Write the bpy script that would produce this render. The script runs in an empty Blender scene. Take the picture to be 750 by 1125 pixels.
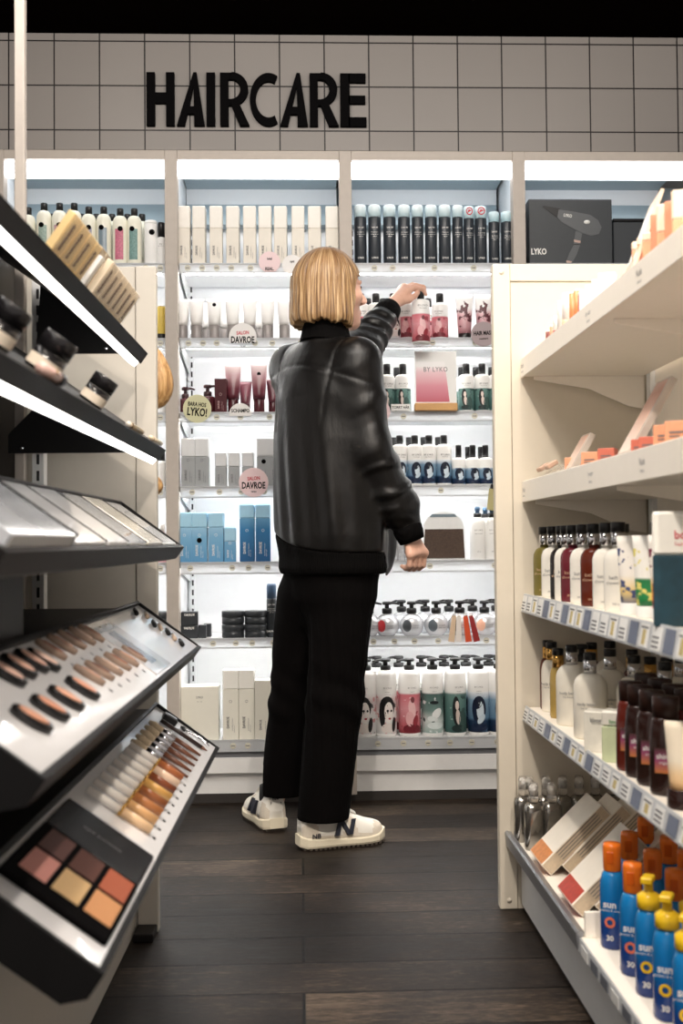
import bpy, math, random
import numpy as np
from mathutils import Vector, Matrix, Euler
random.seed(7)
SC = bpy.context.scene
COL = SC.collection
PI = math.pi
ORD = ['first', 'second', 'third', 'fourth', 'fifth', 'sixth', 'seventh', 'eighth', 'ninth', 'tenth', 'eleventh',
       'twelfth', 'thirteenth', 'fourteenth', 'fifteenth', 'sixteenth', 'seventeenth', 'eighteenth', 'nineteenth', 'twentieth']

# ------------------------------------------------------------------ camera
W, H, F = 750.0, 1125.0, 1250.0
CAM = Vector((0, 0, 0.86))
ROLL = math.radians(-0.5)
VPU, VPV = 330.0, 597.0          # where the aisle direction (+Y) vanishes


def cam_matrix(yaw, pitch):
    return (Matrix.Rotation(-yaw, 3, 'Z') @ Matrix.Rotation(PI / 2 + pitch, 3, 'X') @ Matrix.Rotation(ROLL, 3, 'Z'))


def solve_cam():
    yaw, pitch = 0.036, 0.027
    for _ in range(30):
        q = cam_matrix(yaw, pitch).transposed() @ Vector((0, 1, 0))
        u = W / 2 + F * q.x / -q.z
        v = H / 2 - F * q.y / -q.z
        yaw += (u - VPU) / F
        pitch -= (v - VPV) / F
        if abs(u - VPU) + abs(v - VPV) < 1e-6:
            break
    return cam_matrix(yaw, pitch)


RC = solve_cam()
_q = RC.transposed() @ Vector((0, 1, 0))


def ray(u, v):
    return RC @ Vector(((u - W / 2) / F, -(v - H / 2) / F, -1.0))


def P(u, v, Y=None, X=None, Z=None):
    d = ray(u, v)
    if Y is not None:
        t = (Y - CAM.y) / d.y
    elif X is not None:
        t = (X - CAM.x) / d.x
    else:
        t = (Z - CAM.z) / d.z
    return CAM + d * t


cd = bpy.data.cameras.new('camera')
cam = bpy.data.objects.new('camera', cd)
COL.objects.link(cam)
cam.matrix_world = Matrix.Translation(CAM) @ RC.to_4x4()
cd.sensor_fit = 'VERTICAL'
cd.sensor_height = 36.0
cd.lens = 36.0 * F / H
cd.clip_start = 0.02
cd.dof.use_dof = True
cd.dof.focus_distance = 3.35
cd.dof.aperture_fstop = 5.0
SC.camera = cam

# ------------------------------------------------------------------ materials


def lin(c):
    return tuple(((x / 255.0) / 12.92 if x / 255.0 <= 0.04045 else ((x / 255.0 + 0.055) / 1.055) ** 2.4) for x in c)


MATS = {}


class NT:
    def __init__(s, m):
        s.t = m.node_tree
        s.n = s.t.nodes
        s.l = s.t.links

    def add(s, typ, **kw):
        n = s.n.new(typ)
        for k, v in kw.items():
            setattr(n, k, v)
        return n

    def link(s, a, b):
        s.l.new(a, b)

    def math(s, op, a, b=0.0):
        n = s.add('ShaderNodeMath', operation=op)
        for i, x in enumerate((a, b)):
            if isinstance(x, (int, float)):
                n.inputs[i].default_value = x
            else:
                s.link(x, n.inputs[i])
        return n.outputs[0]

    def mix(s, fac, a, b):
        n = s.add('ShaderNodeMix', data_type='RGBA')
        for i, x in ((0, fac), (6, a), (7, b)):
            if isinstance(x, (int, float)):
                n.inputs[i].default_value = x
            elif isinstance(x, tuple):
                n.inputs[i].default_value = (*x, 1)
            else:
                s.link(x, n.inputs[i])
        return n.outputs[2]

    def ramp(s, fac, stops):
        n = s.add('ShaderNodeValToRGB')
        e = n.color_ramp.elements
        while len(e) < len(stops):
            e.new(0.5)
        for el, (p, c) in zip(e, stops):
            el.position = p
            el.color = (*c, 1)
        s.link(fac, n.inputs[0])
        return n.outputs[0]

    def noise(s, scale, detail=3, rough=0.55, map_scale=(1, 1, 1), coord='Object', dist=0.0):
        tc = s.add('ShaderNodeTexCoord')
        mp = s.add('ShaderNodeMapping')
        mp.inputs['Scale'].default_value = map_scale
        s.link(tc.outputs[coord], mp.inputs[0])
        n = s.add('ShaderNodeTexNoise')
        n.inputs['Scale'].default_value = scale
        n.inputs['Detail'].default_value = detail
        n.inputs['Roughness'].default_value = rough
        n.inputs['Distortion'].default_value = dist
        s.link(mp.outputs[0], n.inputs['Vector'])
        return n.outputs['Fac']

    def bump(s, h, strength, dist=0.002):
        b = s.add('ShaderNodeBump')
        b.inputs['Strength'].default_value = strength
        b.inputs['Distance'].default_value = dist
        s.link(h, b.inputs['Height'])
        s.link(b.outputs[0], s.bsdf.inputs['Normal'])


def mat(name, rgb=(200, 200, 200), rough=0.5, metal=0.0, var=0.04, vscale=40.0, bump=0.0, bscale=200.0, emit=None,
        trans=0.0, ior=1.45, coat=0.0, spec=0.5, alpha=1.0, fn=None):
    if name in MATS:
        return MATS[name]
    m = bpy.data.materials.new(name)
    m.use_nodes = True
    nt = NT(m)
    b = nt.n['Principled BSDF']
    nt.bsdf = b
    c = lin(rgb)
    b.inputs['Base Color'].default_value = (*c, 1)
    b.inputs['Roughness'].default_value = rough
    b.inputs['Metallic'].default_value = metal
    b.inputs['IOR'].default_value = ior
    b.inputs['Specular IOR Level'].default_value = spec
    b.inputs['Transmission Weight'].default_value = trans
    b.inputs['Coat Weight'].default_value = coat
    b.inputs['Alpha'].default_value = alpha
    if emit:
        b.inputs['Emission Color'].default_value = (*lin(emit[0]), 1)
        b.inputs['Emission Strength'].default_value = emit[1]
    if fn:
        fn(nt)
    else:
        if var:
            f = nt.noise(vscale)
            lo = tuple(x * (1 - var * 2) for x in c)
            hi = tuple(min(1, x * (1 + var * 2)) for x in c)
            nt.link(nt.mix(f, lo, hi), b.inputs['Base Color'])
        if bump:
            nt.bump(nt.noise(bscale, 2), bump)
    MATS[name] = m
    return m


# ------------------------------------------------------------------ mesh builder


class MB:
    def __init__(s):
        s.v, s.f, s.mi, s.sm = [], [], [], []
        s.cur = 0

    def add(s, verts, faces, smooth=False, M=None):
        b = len(s.v)
        if M is not None:
            verts = [M @ Vector(p) for p in verts]
        s.v.extend([tuple(p) for p in verts])
        for f in faces:
            s.f.append([i + b for i in f])
            s.mi.append(s.cur)
            s.sm.append(smooth)
        return s

    def box(s, x0, x1, y0, y1, z0, z1, c=0.0, M=None):
        if x1 < x0: x0, x1 = x1, x0
        if y1 < y0: y0, y1 = y1, y0
        if z1 < z0: z0, z1 = z1, z0
        c = min(c, (x1 - x0) * .45, (y1 - y0) * .45, (z1 - z0) * .45)
        if c <= 0:
            vs = [(x, y, z) for x in (x0, x1) for y in (y0, y1) for z in (z0, z1)]
            fs = [(0, 1, 3, 2), (4, 6, 7, 5), (0, 4, 5, 1), (2, 3, 7, 6), (0, 2, 6, 4), (1, 5, 7, 3)]
            return s.add(vs, fs, M=M)
        vs, idx = [], {}
        lo, hi = (x0, y0, z0), (x1, y1, z1)
        for a in range(3):
            for sx in (0, 1):
                for sy in (0, 1):
                    for sz in (0, 1):
                        sg = (sx, sy, sz)
                        p = []
                        for k in range(3):
                            e = hi[k] if sg[k] else lo[k]
                            if k != a:
                                e += -c if sg[k] else c
                            p.append(e)
                        idx[(a, sg)] = len(vs)
                        vs.append(tuple(p))
        fs = []
        for a in range(3):
            o = [k for k in range(3) if k != a]
            for e in (0, 1):
                q = []
                for i, j in ((0, 0), (1, 0), (1, 1), (0, 1)):
                    sg = [0, 0, 0]
                    sg[a] = e
                    sg[o[0]] = i
                    sg[o[1]] = j
                    q.append(idx[(a, tuple(sg))])
                fs.append(q)
        for a in range(3):
            o = [k for k in range(3) if k != a]
            for i in (0, 1):
                for j in (0, 1):
                    sg0 = [0, 0, 0]; sg1 = [0, 0, 0]
                    sg0[o[0]] = sg1[o[0]] = i
                    sg0[o[1]] = sg1[o[1]] = j
                    sg1[a] = 1
                    sg0, sg1 = tuple(sg0), tuple(sg1)
                    fs.append([idx[(o[0], sg0)], idx[(o[0], sg1)], idx[(o[1], sg1)], idx[(o[1], sg0)]])
        for sg in [(i, j, k) for i in (0, 1) for j in (0, 1) for k in (0, 1)]:
            fs.append([idx[(0, sg)], idx[(1, sg)], idx[(2, sg)]])
        return s.add(vs, fs, M=M)

    def loft(s, rings, cap=True, smooth=True, M=None):
        n = len(rings[0])
        vs = [p for r in rings for p in r]
        fs = []
        for k in range(len(rings) - 1):
            for i in range(n):
                j = (i + 1) % n
                fs.append((k * n + i, k * n + j, (k + 1) * n + j, (k + 1) * n + i))
        if cap:
            fs.append(tuple(reversed(range(n))))
            fs.append(tuple(range((len(rings) - 1) * n, len(rings) * n)))
        return s.add(vs, fs, smooth, M)

    def lathe(s, prof, n=20, sx=1.0, sy=1.0, c=(0, 0, 0), cap=True, smooth=True, M=None, sq=None):
        rings = []
        for r, z in prof:
            ring = []
            for i in range(n):
                a = 2 * PI * i / n
                ca, sa = math.cos(a), math.sin(a)
                if sq:
                    ca = math.copysign(abs(ca) ** sq, ca)
                    sa = math.copysign(abs(sa) ** sq, sa)
                ring.append((c[0] + r * sx * ca, c[1] + r * sy * sa, c[2] + z))
            rings.append(ring)
        return s.loft(rings, cap, smooth, M)

    def tube(s, pts, r, n=8, M=None, smooth=True):
        rings = []
        pts = [Vector(p) for p in pts]
        rr = r if isinstance(r, (list, tuple)) else [r] * len(pts)
        up = None
        for i, p in enumerate(pts):
            t = (pts[min(i + 1, len(pts) - 1)] - pts[max(i - 1, 0)]).normalized()
            if up is None:
                up = Vector((0, 0, 1)) if abs(t.z) < .9 else Vector((1, 0, 0))
            a = t.cross(up).normalized()
            up = a.cross(t).normalized()
            rings.append([p + (a * math.cos(2 * PI * k / n) + up * math.sin(2 * PI * k / n)) * rr[i] for k in range(n)])
        return s.loft(rings, True, smooth, M)

    def prism(s, poly, y0, y1, M=None):
        """polygon of (x, z) points swept from y0 to y1"""
        n = len(poly)
        vs = [(x, y0, z) for x, z in poly] + [(x, y1, z) for x, z in poly]
        fs = [tuple(range(n)), tuple(reversed(range(n, 2 * n)))]
        fs += [(i, i + n, (i + 1) % n + n, (i + 1) % n) for i in range(n)]
        return s.add(vs, fs, M=M)

    def disc(s, r, t, n=28, M=None):
        """coin in the XZ plane, front at y=0"""
        return s.prism([(r * math.cos(2 * PI * i / n), r * math.sin(2 * PI * i / n)) for i in range(n)], 0, t, M)

    def ball(s, c, r, nu=14, nv=10, sx=1, sy=1, sz=1, M=None):
        prof = [(max(1e-4, r * math.sin(PI * k / nv)), -r * math.cos(PI * k / nv) * sz) for k in range(nv + 1)]
        return s.lathe(prof, nu, sx, sy, c, True, True, M)

    def mesh(s, name, mats):
        me = bpy.data.meshes.new(name)
        me.from_pydata(s.v, [], s.f)
        for m in (mats if isinstance(mats, (list, tuple)) else [mats]):
            me.materials.append(m)
        me.polygons.foreach_set('material_index', s.mi)
        me.polygons.foreach_set('use_smooth', s.sm)
        bm = bmesh_new(me)
        me.update()
        return me


import bmesh


def bmesh_new(me):
    bm = bmesh.new()
    bm.from_mesh(me)
    bmesh.ops.recalc_face_normals(bm, faces=bm.faces)
    bm.to_mesh(me)
    bm.free()


def link(name, me, parent=None, loc=None, label=None):
    o = bpy.data.objects.new(name, me)
    COL.objects.link(o)
    if parent is not None:
        o.parent = parent
    if loc is not None:
        o.location = loc
    if label:
        o['label'] = label
    return o


def part(name, mb, mats, parent, label=None):
    return link(name, mb.mesh(name, mats), parent, label=label)


def tag(o, label, cat, group=None):
    o['label'] = label
    o['category'] = cat
    if group:
        o['group'] = group
    return o


def thing(name, label, cat, loc=(0, 0, 0), rot=(0, 0, 0), group=None):
    o = bpy.data.objects.new(name, None)
    COL.objects.link(o)
    o.empty_display_size = 0.05
    o.location = loc
    o.rotation_euler = rot
    return tag(o, label, cat, group)


def struct(name, mb, mats):
    o = link(name, mb.mesh(name, mats))
    o['kind'] = 'structure'
    return o


_TXT = {}


def text_data(body, bold=0.0, spacing=1.0):
    """vertices and faces of a flat line of text, height of capitals = 1, centred on 0"""
    k = (body, bold, spacing)
    if k in _TXT:
        return _TXT[k]
    cu = bpy.data.curves.new('lettering', 'FONT')
    cu.body = body
    cu.size = 1.0
    cu.resolution_u = 2
    cu.offset = bold
    cu.space_character = spacing
    ob = bpy.data.objects.new('lettering', cu)
    me = bpy.data.meshes.new_from_object(ob)
    vs = np.array([v.co[:] for v in me.vertices]) if len(me.vertices) else np.zeros((0, 3))
    fs = [tuple(p.vertices) for p in me.polygons]
    bpy.data.objects.remove(ob)
    bpy.data.curves.remove(cu)
    bpy.data.meshes.remove(me)
    if len(vs):
        lo, hi = vs.min(0), vs.max(0)
        vs = (vs - np.array([(lo[0] + hi[0]) / 2, 0, 0])) / 0.73
    _TXT[k] = (vs, fs)
    return _TXT[k]


def add_text(mb, body, h, cx=0.0, cz=0.0, y=0.0, sx=1.0, rot=0.0, bold=0.0, spacing=1.0, M=None):
    """text facing -Y in the XZ plane, centred at cx, base line centre at cz - h/2"""
    vs, fs = text_data(body, bold, spacing)
    c, s_ = math.cos(rot), math.sin(rot)
    out = []
    for x, yy, _ in vs:
        px, pz = x * h * sx, yy * h - h / 2
        out.append((cx + px * c - pz * s_, y, cz + px * s_ + pz * c))
    mb.add(out, fs, M=M)
    return mb
# ------------------------------------------------------------------ surface materials


def _tile(nt):
    b = nt.bsdf
    tc = nt.add('ShaderNodeTexCoord')
    sp = nt.add('ShaderNodeSeparateXYZ')
    nt.link(tc.outputs['Object'], sp.inputs[0])
    cb = nt.add('ShaderNodeCombineXYZ')
    nt.link(sp.outputs[0], cb.inputs[0])
    nt.link(sp.outputs[2], cb.inputs[1])
    br = nt.add('ShaderNodeTexBrick', offset=0.0)
    nt.link(cb.outputs[0], br.inputs['Vector'])
    br.inputs['Scale'].default_value = 1.0
    br.inputs['Brick Width'].default_value = TILE
    br.inputs['Row Height'].default_value = TILE
    br.inputs['Mortar Size'].default_value = 0.0024
    br.inputs['Mortar Smooth'].default_value = 0.1
    br.inputs['Color1'].default_value = (*lin((141, 136, 132)), 1)
    br.inputs['Color2'].default_value = (*lin((135, 130, 126)), 1)
    br.inputs['Mortar'].default_value = (*lin((24, 20, 20)), 1)
    nt.link(br.outputs['Color'], b.inputs['Base Color'])
    h = nt.math('SUBTRACT', 1.0, br.outputs['Fac'])
    h2 = nt.math('ADD', h, nt.math('MULTIPLY', nt.noise(14, 2), 0.08))
    nt.bump(h2, 0.5, 0.003)


def _floor(nt):
    b = nt.bsdf
    tc = nt.add('ShaderNodeTexCoord')
    br = nt.add('ShaderNodeTexBrick', offset=0.37, offset_frequency=2)
    nt.link(tc.outputs['Object'], br.inputs['Vector'])
    br.inputs['Scale'].default_value = 1.0
    br.inputs['Brick Width'].default_value = 1.15
    br.inputs['Row Height'].default_value = 0.155
    br.inputs['Mortar Size'].default_value = 0.0034
    br.inputs['Mortar Smooth'].default_value = 0.2
    br.inputs['Color1'].default_value = (0.25, 0.25, 0.25, 1)
    br.inputs['Color2'].default_value = (0.75, 0.75, 0.75, 1)
    br.inputs['Mortar'].default_value = (0, 0, 0, 1)
    g1 = nt.noise(6, 8, 0.72, (1.3, 15, 1), dist=1.1)
    g2 = nt.noise(34, 5, 0.7, (1.2, 16, 1))
    g3 = nt.noise(2.2, 3, 0.6)
    g = nt.math('ADD', nt.math('MULTIPLY', g1, 0.5), nt.math('MULTIPLY', g2, 0.5))
    g = nt.math('ADD', g, nt.math('MULTIPLY', nt.math('SUBTRACT', g3, 0.5), 0.35))
    sepc = nt.add('ShaderNodeSeparateColor')
    nt.link(br.outputs['Color'], sepc.inputs[0])
    g = nt.math('ADD', g, nt.math('MULTIPLY', nt.math('SUBTRACT', sepc.outputs[0], 0.5), 0.22))
    col = nt.ramp(g, [(0.36, lin((8, 6, 5))), (0.46, lin((29, 23, 19))), (0.54, lin((48, 40, 34))), (0.64, lin((104, 90, 76)))])
    col = nt.mix(br.outputs['Fac'], col, lin((6, 5, 4)))
    nt.link(col, b.inputs['Base Color'])
    h = nt.math('SUBTRACT', nt.math('MULTIPLY', g, 0.5), br.outputs['Fac'])
    nt.bump(h, 0.5, 0.002)
    nt.link(nt.math('ADD', nt.math('MULTIPLY', g1, 0.4), 0.30), b.inputs['Roughness'])


TILE = 0.1495
M_tile = mat('tile', rough=0.45, fn=_tile)
M_floor = mat('plank', rough=0.45, fn=_floor, spec=0.14)
M_black = mat('ceiling_black', (8, 5, 4), 0.95, var=0.1, vscale=3, spec=0.0)
M_frame = mat('fixture_taupe', (184, 175, 166), 0.5, bump=0.05, bscale=400)
M_white = mat('shelf_white', (236, 238, 240), 0.45, var=0.01)
M_greyw = mat('housing_grey', (166, 182, 190), 0.5, var=0.02)
M_cream = mat('gondola_cream', (214, 205, 188), 0.5, var=0.015, bump=0.04, bscale=500)
M_beige = mat('stand_beige', (204, 198, 187), 0.55, var=0.02, bump=0.06, bscale=500)
M_shelfcream = mat('shelf_cream', (250, 243, 231), 0.45, var=0.012)
M_rail = mat('rail_plastic', (226, 229, 232), 0.25, var=0.02)
M_railgrey = mat('rail_aluminium', (150, 152, 156), 0.35, metal=0.6, var=0.03)
M_plinth = mat('plinth_grey', (230, 230, 229), 0.5, var=0.02)
M_kick = mat('kick_dark', (50, 46, 44), 0.7)
M_gap = mat('gap_grey', (112, 114, 118), 0.6)
M_slot = mat('slot_dark', (36, 36, 38), 0.7)
M_token = mat('token_beige', (206, 203, 188), 0.45, var=0.03)
M_ink = mat('ink_black', (10, 9, 10), 0.85, var=0, spec=.05)
M_inkgrey = mat('ink_grey', (110, 110, 112), 0.5, var=0)
M_inkwhite = mat('ink_white', (236, 236, 232), 0.5, var=0)
M_inkred = mat('ink_red', (196, 60, 74), 0.5, var=0)
M_led = mat('led_diffuser', (250, 250, 250), 0.4, var=0, emit=((250, 252, 255), 3.6))
M_ledshelf = mat('led_shelf', (250, 250, 250), 0.4, var=0, emit=((255, 252, 248), 28))
M_ledwarm = mat('led_warm', (250, 250, 250), 0.4, var=0, emit=((255, 250, 244), 5.0))
M_standblack = mat('stand_black', (14, 13, 14), 0.5, var=0.05, bump=0.05, bscale=600, spec=.3)
M_standbrown = mat('stand_dark_brown', (22, 18, 17), 0.5, var=0.05, spec=.3)
M_tray = mat('tray_white', (238, 238, 240), 0.12, var=0.02, coat=0.6)
M_gold = mat('brass', (206, 160, 88), 0.25, metal=0.9)
M_silver = mat('chrome', (214, 214, 218), 0.16, metal=1.0, var=0.02)
M_capblack = mat('cap_black', (20, 20, 22), 0.32, var=0.05)
M_capmatte = mat('cap_matte', (30, 29, 30), 0.5)
M_clear = mat('acrylic', (250, 246, 240), 0.06, var=0, trans=0.85, ior=1.3)
M_pwhite = mat('plastic_white', (240, 240, 238), 0.35, var=0.01)
M_porcelain = mat('plastic_cream', (243, 238, 224), 0.35, var=0.01)


def grad(name, stops, z0, z1, rough=0.4, metal=0.0, spots=None, coord=2):
    """printed colour bands up a pack: stops (position 0..1, rgb) between heights z0 and z1"""
    def fn(nt):
        tc = nt.add('ShaderNodeTexCoord')
        sp = nt.add('ShaderNodeSeparateXYZ')
        nt.link(tc.outputs['Object'], sp.inputs[0])
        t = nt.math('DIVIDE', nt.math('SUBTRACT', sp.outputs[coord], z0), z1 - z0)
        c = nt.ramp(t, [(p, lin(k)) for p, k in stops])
        if spots:
            for sc, th, rgb, seed in spots:
                n = nt.add('ShaderNodeTexNoise', noise_dimensions='4D')
                nt.link(tc.outputs['Object'], n.inputs['Vector'])
                n.inputs['Scale'].default_value = sc
                n.inputs['W'].default_value = seed
                n.inputs['Detail'].default_value = 2.5
                n.inputs['Roughness'].default_value = 0.5
                f = nt.math('MULTIPLY', nt.math('SUBTRACT', n.outputs['Fac'], th), 26.0)
                n2 = nt.add('ShaderNodeClamp')
                nt.link(f, n2.inputs[0])
                # prints fade out at the top of the band
                e = nt.add('ShaderNodeClamp')
                nt.link(nt.math('MULTIPLY', nt.math('SUBTRACT', 0.97, t), 12.0), e.inputs[0])
                c = nt.mix(nt.math('MULTIPLY', n2.outputs[0], e.outputs[0]), c, lin(rgb))
        nt.link(c, nt.bsdf.inputs['Base Color'])
    return mat(name, rough=rough, metal=metal, fn=fn)


def _railmix(m, FRAC, rgb):
    nt = NT(m)
    out = nt.n['Material Output']
    b = nt.n['Principled BSDF']
    tr = nt.add('ShaderNodeBsdfTranslucent')
    tr.inputs[0].default_value = (*lin(rgb), 1)
    mx = nt.add('ShaderNodeMixShader')
    mx.inputs[0].default_value = FRAC
    nt.link(b.outputs[0], mx.inputs[1])
    nt.link(tr.outputs[0], mx.inputs[2])
    nt.link(mx.outputs[0], out.inputs['Surface'])


_railmix(M_rail, 0.45, (236, 238, 240))
# ------------------------------------------------------------------ the room
YF = 3.77                                   # front of the wall fixture
zt_top = P(400, 39, Y=YF).z
zt_bot = P(400, 165.5, Y=YF).z
g0 = P(208.5, 94.5, Y=YF)
wb = MB()
wb.box(-3.2 - g0.x, 3.6 - g0.x, 0, 0.5, zt_bot - g0.z, zt_top - g0.z)
wb.cur = 1
wb.box(-3.2 - g0.x, 3.6 - g0.x, 0.39, 0.5, -g0.z, zt_bot - g0.z - 0.001)
o = struct('wall_back', wb, [M_tile, M_greyw])
o.location = (g0.x, YF, g0.z)
struct('floor', MB().box(-3.2, 3.6, -1.632, 4.268, -0.06, 0), M_floor).location = (0, 0.032, 0)
struct('ceiling', MB().box(-3.2, 3.6, -1.6, 4.3, zt_top + 0.002, zt_top + 0.08), M_black)

# ------------------------------------------------------------------ wall fixture with four bays
POSTU = [-3.0, 188.5, 381.0, 572.5, 766.0]
PX = [P(u, 400, Y=YF).x for u in POSTU]
PW = 0.042
YR = 3.795                                  # face of the price rails
YB = 4.10                                   # face of the back panels
RAILV = [(289, 300), (371, 382.5), (452, 463.5), (533, 546), (616, 629.5), (699.5, 711), (811, 824)]
RZ = [(P(380, a, Y=YR).z, P(380, b, Y=YR).z) for a, b in RAILV]
SZ = [a - 0.003 for a, b in RZ]             # shelf surfaces
zl0, zl1 = P(380, 196.5, Y=YR + .01).z, P(380, 180.5, Y=YR + .01).z
zb1 = P(380, 831, Y=YR).z
zb0 = P(380, 848, Y=YR).z


def bx(u, v=400, Y=3.87):
    return P(u, v, Y=Y).x


TOK = {1: {0: [206, 222, 238, 254, 275, 350], 1: [207, 223, 238, 280, 299, 330], 2: [238, 264, 296, 345], 3: [211, 241, 265, 290],
           4: [209, 255, 273, 294], 5: [234, 259, 277, 300], 6: [256, 272, 296, 330]},
       2: {0: [411, 431, 477, 520], 1: [420, 475, 522], 2: [443, 521], 3: [440, 484, 541], 4: [472, 543], 5: [410, 433, 455, 481, 534],
           6: [415, 443, 470, 494, 518, 546]},
       0: {k: [176, 160, 120] for k in range(7)}, 3: {0: [600, 640, 690]}}
BAYLAB = ['tall white wall shelving bay behind the black makeup stand, under plain tiles',
          'white wall shelving bay behind the person, left of the two bays under the sign letters',
          'lit white wall shelving bay between the person and the cream gondola',
          'white wall shelving bay behind the cream gondola, holding the hair dryer box']
rail_mb = {}
tok = MB().disc(0.0098, 0.003)
tok.cur = 1
tok.box(-0.006, 0.006, -0.0006, 0.0002, -0.0016, 0.0014)
tok_me = tok.mesh('price_token', [M_token, M_inkgrey])
for i in range(4):
    xl, xr = PX[i] + PW / 2, PX[i + 1] - PW / 2
    t = thing('shelving_bay', BAYLAB[i], 'shelving', ((xl + xr) / 2, YF, 0), group='wall shelving bays')
    t.location = (0, 0, 0)
    part('post', MB().box(PX[i] - PW / 2, PX[i] + PW / 2, YF, YF + 0.05, 0.03, zt_bot, 0.002), M_frame, t)
    if i == 3:
        part('post', MB().box(PX[4] - PW / 2, PX[4] + PW / 2, YF, YF + 0.05, 0.03, zt_bot, 0.002), M_frame, t)
    sp = MB().box(xl - PW + .012, xl - 0.004, YF + .052, YB + .04, 0.03, zt_bot - .01)
    part('side_panel', sp, M_white, t)
    bp = MB().box(xl - 0.002, xr + 0.002, YB, YB + 0.02, 0.03, zt_bot - .002)
    part('back_panel', bp, M_white, t)
    part('top_fascia', MB().box(xl, xr, YF + .002, YF + .03, zl1 + .004, zt_bot, 0.001), M_frame, t)
    hs = MB().box(xl, xr, YF + .032, YB, zl1 + .006, zl1 + .03)
    hs.prism([(0, 0), (0.06, 0), (0.06, 0.004), (0, 0.09)], xl, xr, Matrix(((0, 1, 0, 0), (-1, 0, 0, YB), (0, 0, 1, zl0 - .09), (0, 0, 0, 1))))
    part('light_housing', hs, M_greyw, t)
    led = MB()
    pr = [(YF + .012, zl1), (YF + .012, zl0 + .008), (YF + .022, zl0), (YF + .06, zl0 + .006), (YF + .06, zl1)]
    led.add([(xl + .001, y, z) for y, z in pr] + [(xr - .001, y, z) for y, z in pr],
            [(0, 1, 2, 3, 4), (9, 8, 7, 6, 5)] + [(k, (k + 1) % 5, (k + 1) % 5 + 5, k + 5) for k in range(5)])
    part('light_panel', led, M_led, t)
    up = MB()
    for xs in (xl + .006, xr - .024):
        up.box(xs, xs + .018, YB - .012, YB - .001, 0.06, zl0 - .02)
        for k in range(60):
            zz = 0.1 + k * .034
            if zz < zl0 - .05:
                up.cur = 1
                up.box(xs + .006, xs + .012, YB - .0128, YB - .0118, zz, zz + .02)
                up.cur = 0
    part('slotted_upright', up, [M_white, M_slot], t)
    nsh = 7 if i < 3 else 4
    for k in range(nsh):
        z1, z0 = RZ[k]
        sh = MB().box(xl + .003, xr - .003, YR + .008, YB - .03, SZ[k] - .016, SZ[k], 0.001)
        s = part('shelf', sh, M_white, t)
        rl = MB().box(xl + .003, xr - .003, YR, YR + .005, z0, z1, 0.001)
        rl.box(xl + .003, xr - .003, YR - .002, YR, z1 - .005, z1)
        rl.box(xl + .003, xr - .003, YR - .003, YR, z0, z0 + .005)
        part('price_rail', rl, M_rail, s)
        if k < 6:
            part('light_strip', MB().box(xl + .02, xr - .02, YR + .046, YR + .058, SZ[k] - .024, SZ[k] - .0165), M_ledshelf, s)
        vm = sum(RAILV[k]) / 2
        for u in TOK.get(i, {}).get(k, []):
            x = P(u, vm, Y=YR).x
            if xl + .012 < x < xr - .012:
                link('price_token', tok_me, s, (x, YR - .0035, (z0 + z1) / 2))
        for xs in (xl + .004, xr - .010):
            br = MB()
            br.prism([(0, 0), (0, -.055), (.25, -.02), (.25, 0)], xs, xs + .005,
                     Matrix(((0, 1, 0, 0), (-1, 0, 0, YB - .013), (0, 0, 1, SZ[k] - .0165), (0, 0, 0, 1))))
            part('bracket', br, M_white, s)
    bs = MB().box(xl, xr, YR + .012, YR + .03, zb1, RZ[6][1] + .001)
    part('shadow_gap', bs, M_gap, t)
    part('base_panel', MB().box(xl, xr, YR + .004, YR + .03, zb0, zb1, .001), M_plinth, t)
    part('plinth', MB().box(xl - PW / 2, xr + PW / 2, YR + .03, YR + .05, 0.028, zb0 + .002), M_plinth, t)
    part('kick_board', MB().box(xl - PW / 2, xr + PW / 2, YR + .025, YR + .045, 0.0, 0.03), M_kick, t)

# ------------------------------------------------------------------ the sign over the bays


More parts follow.
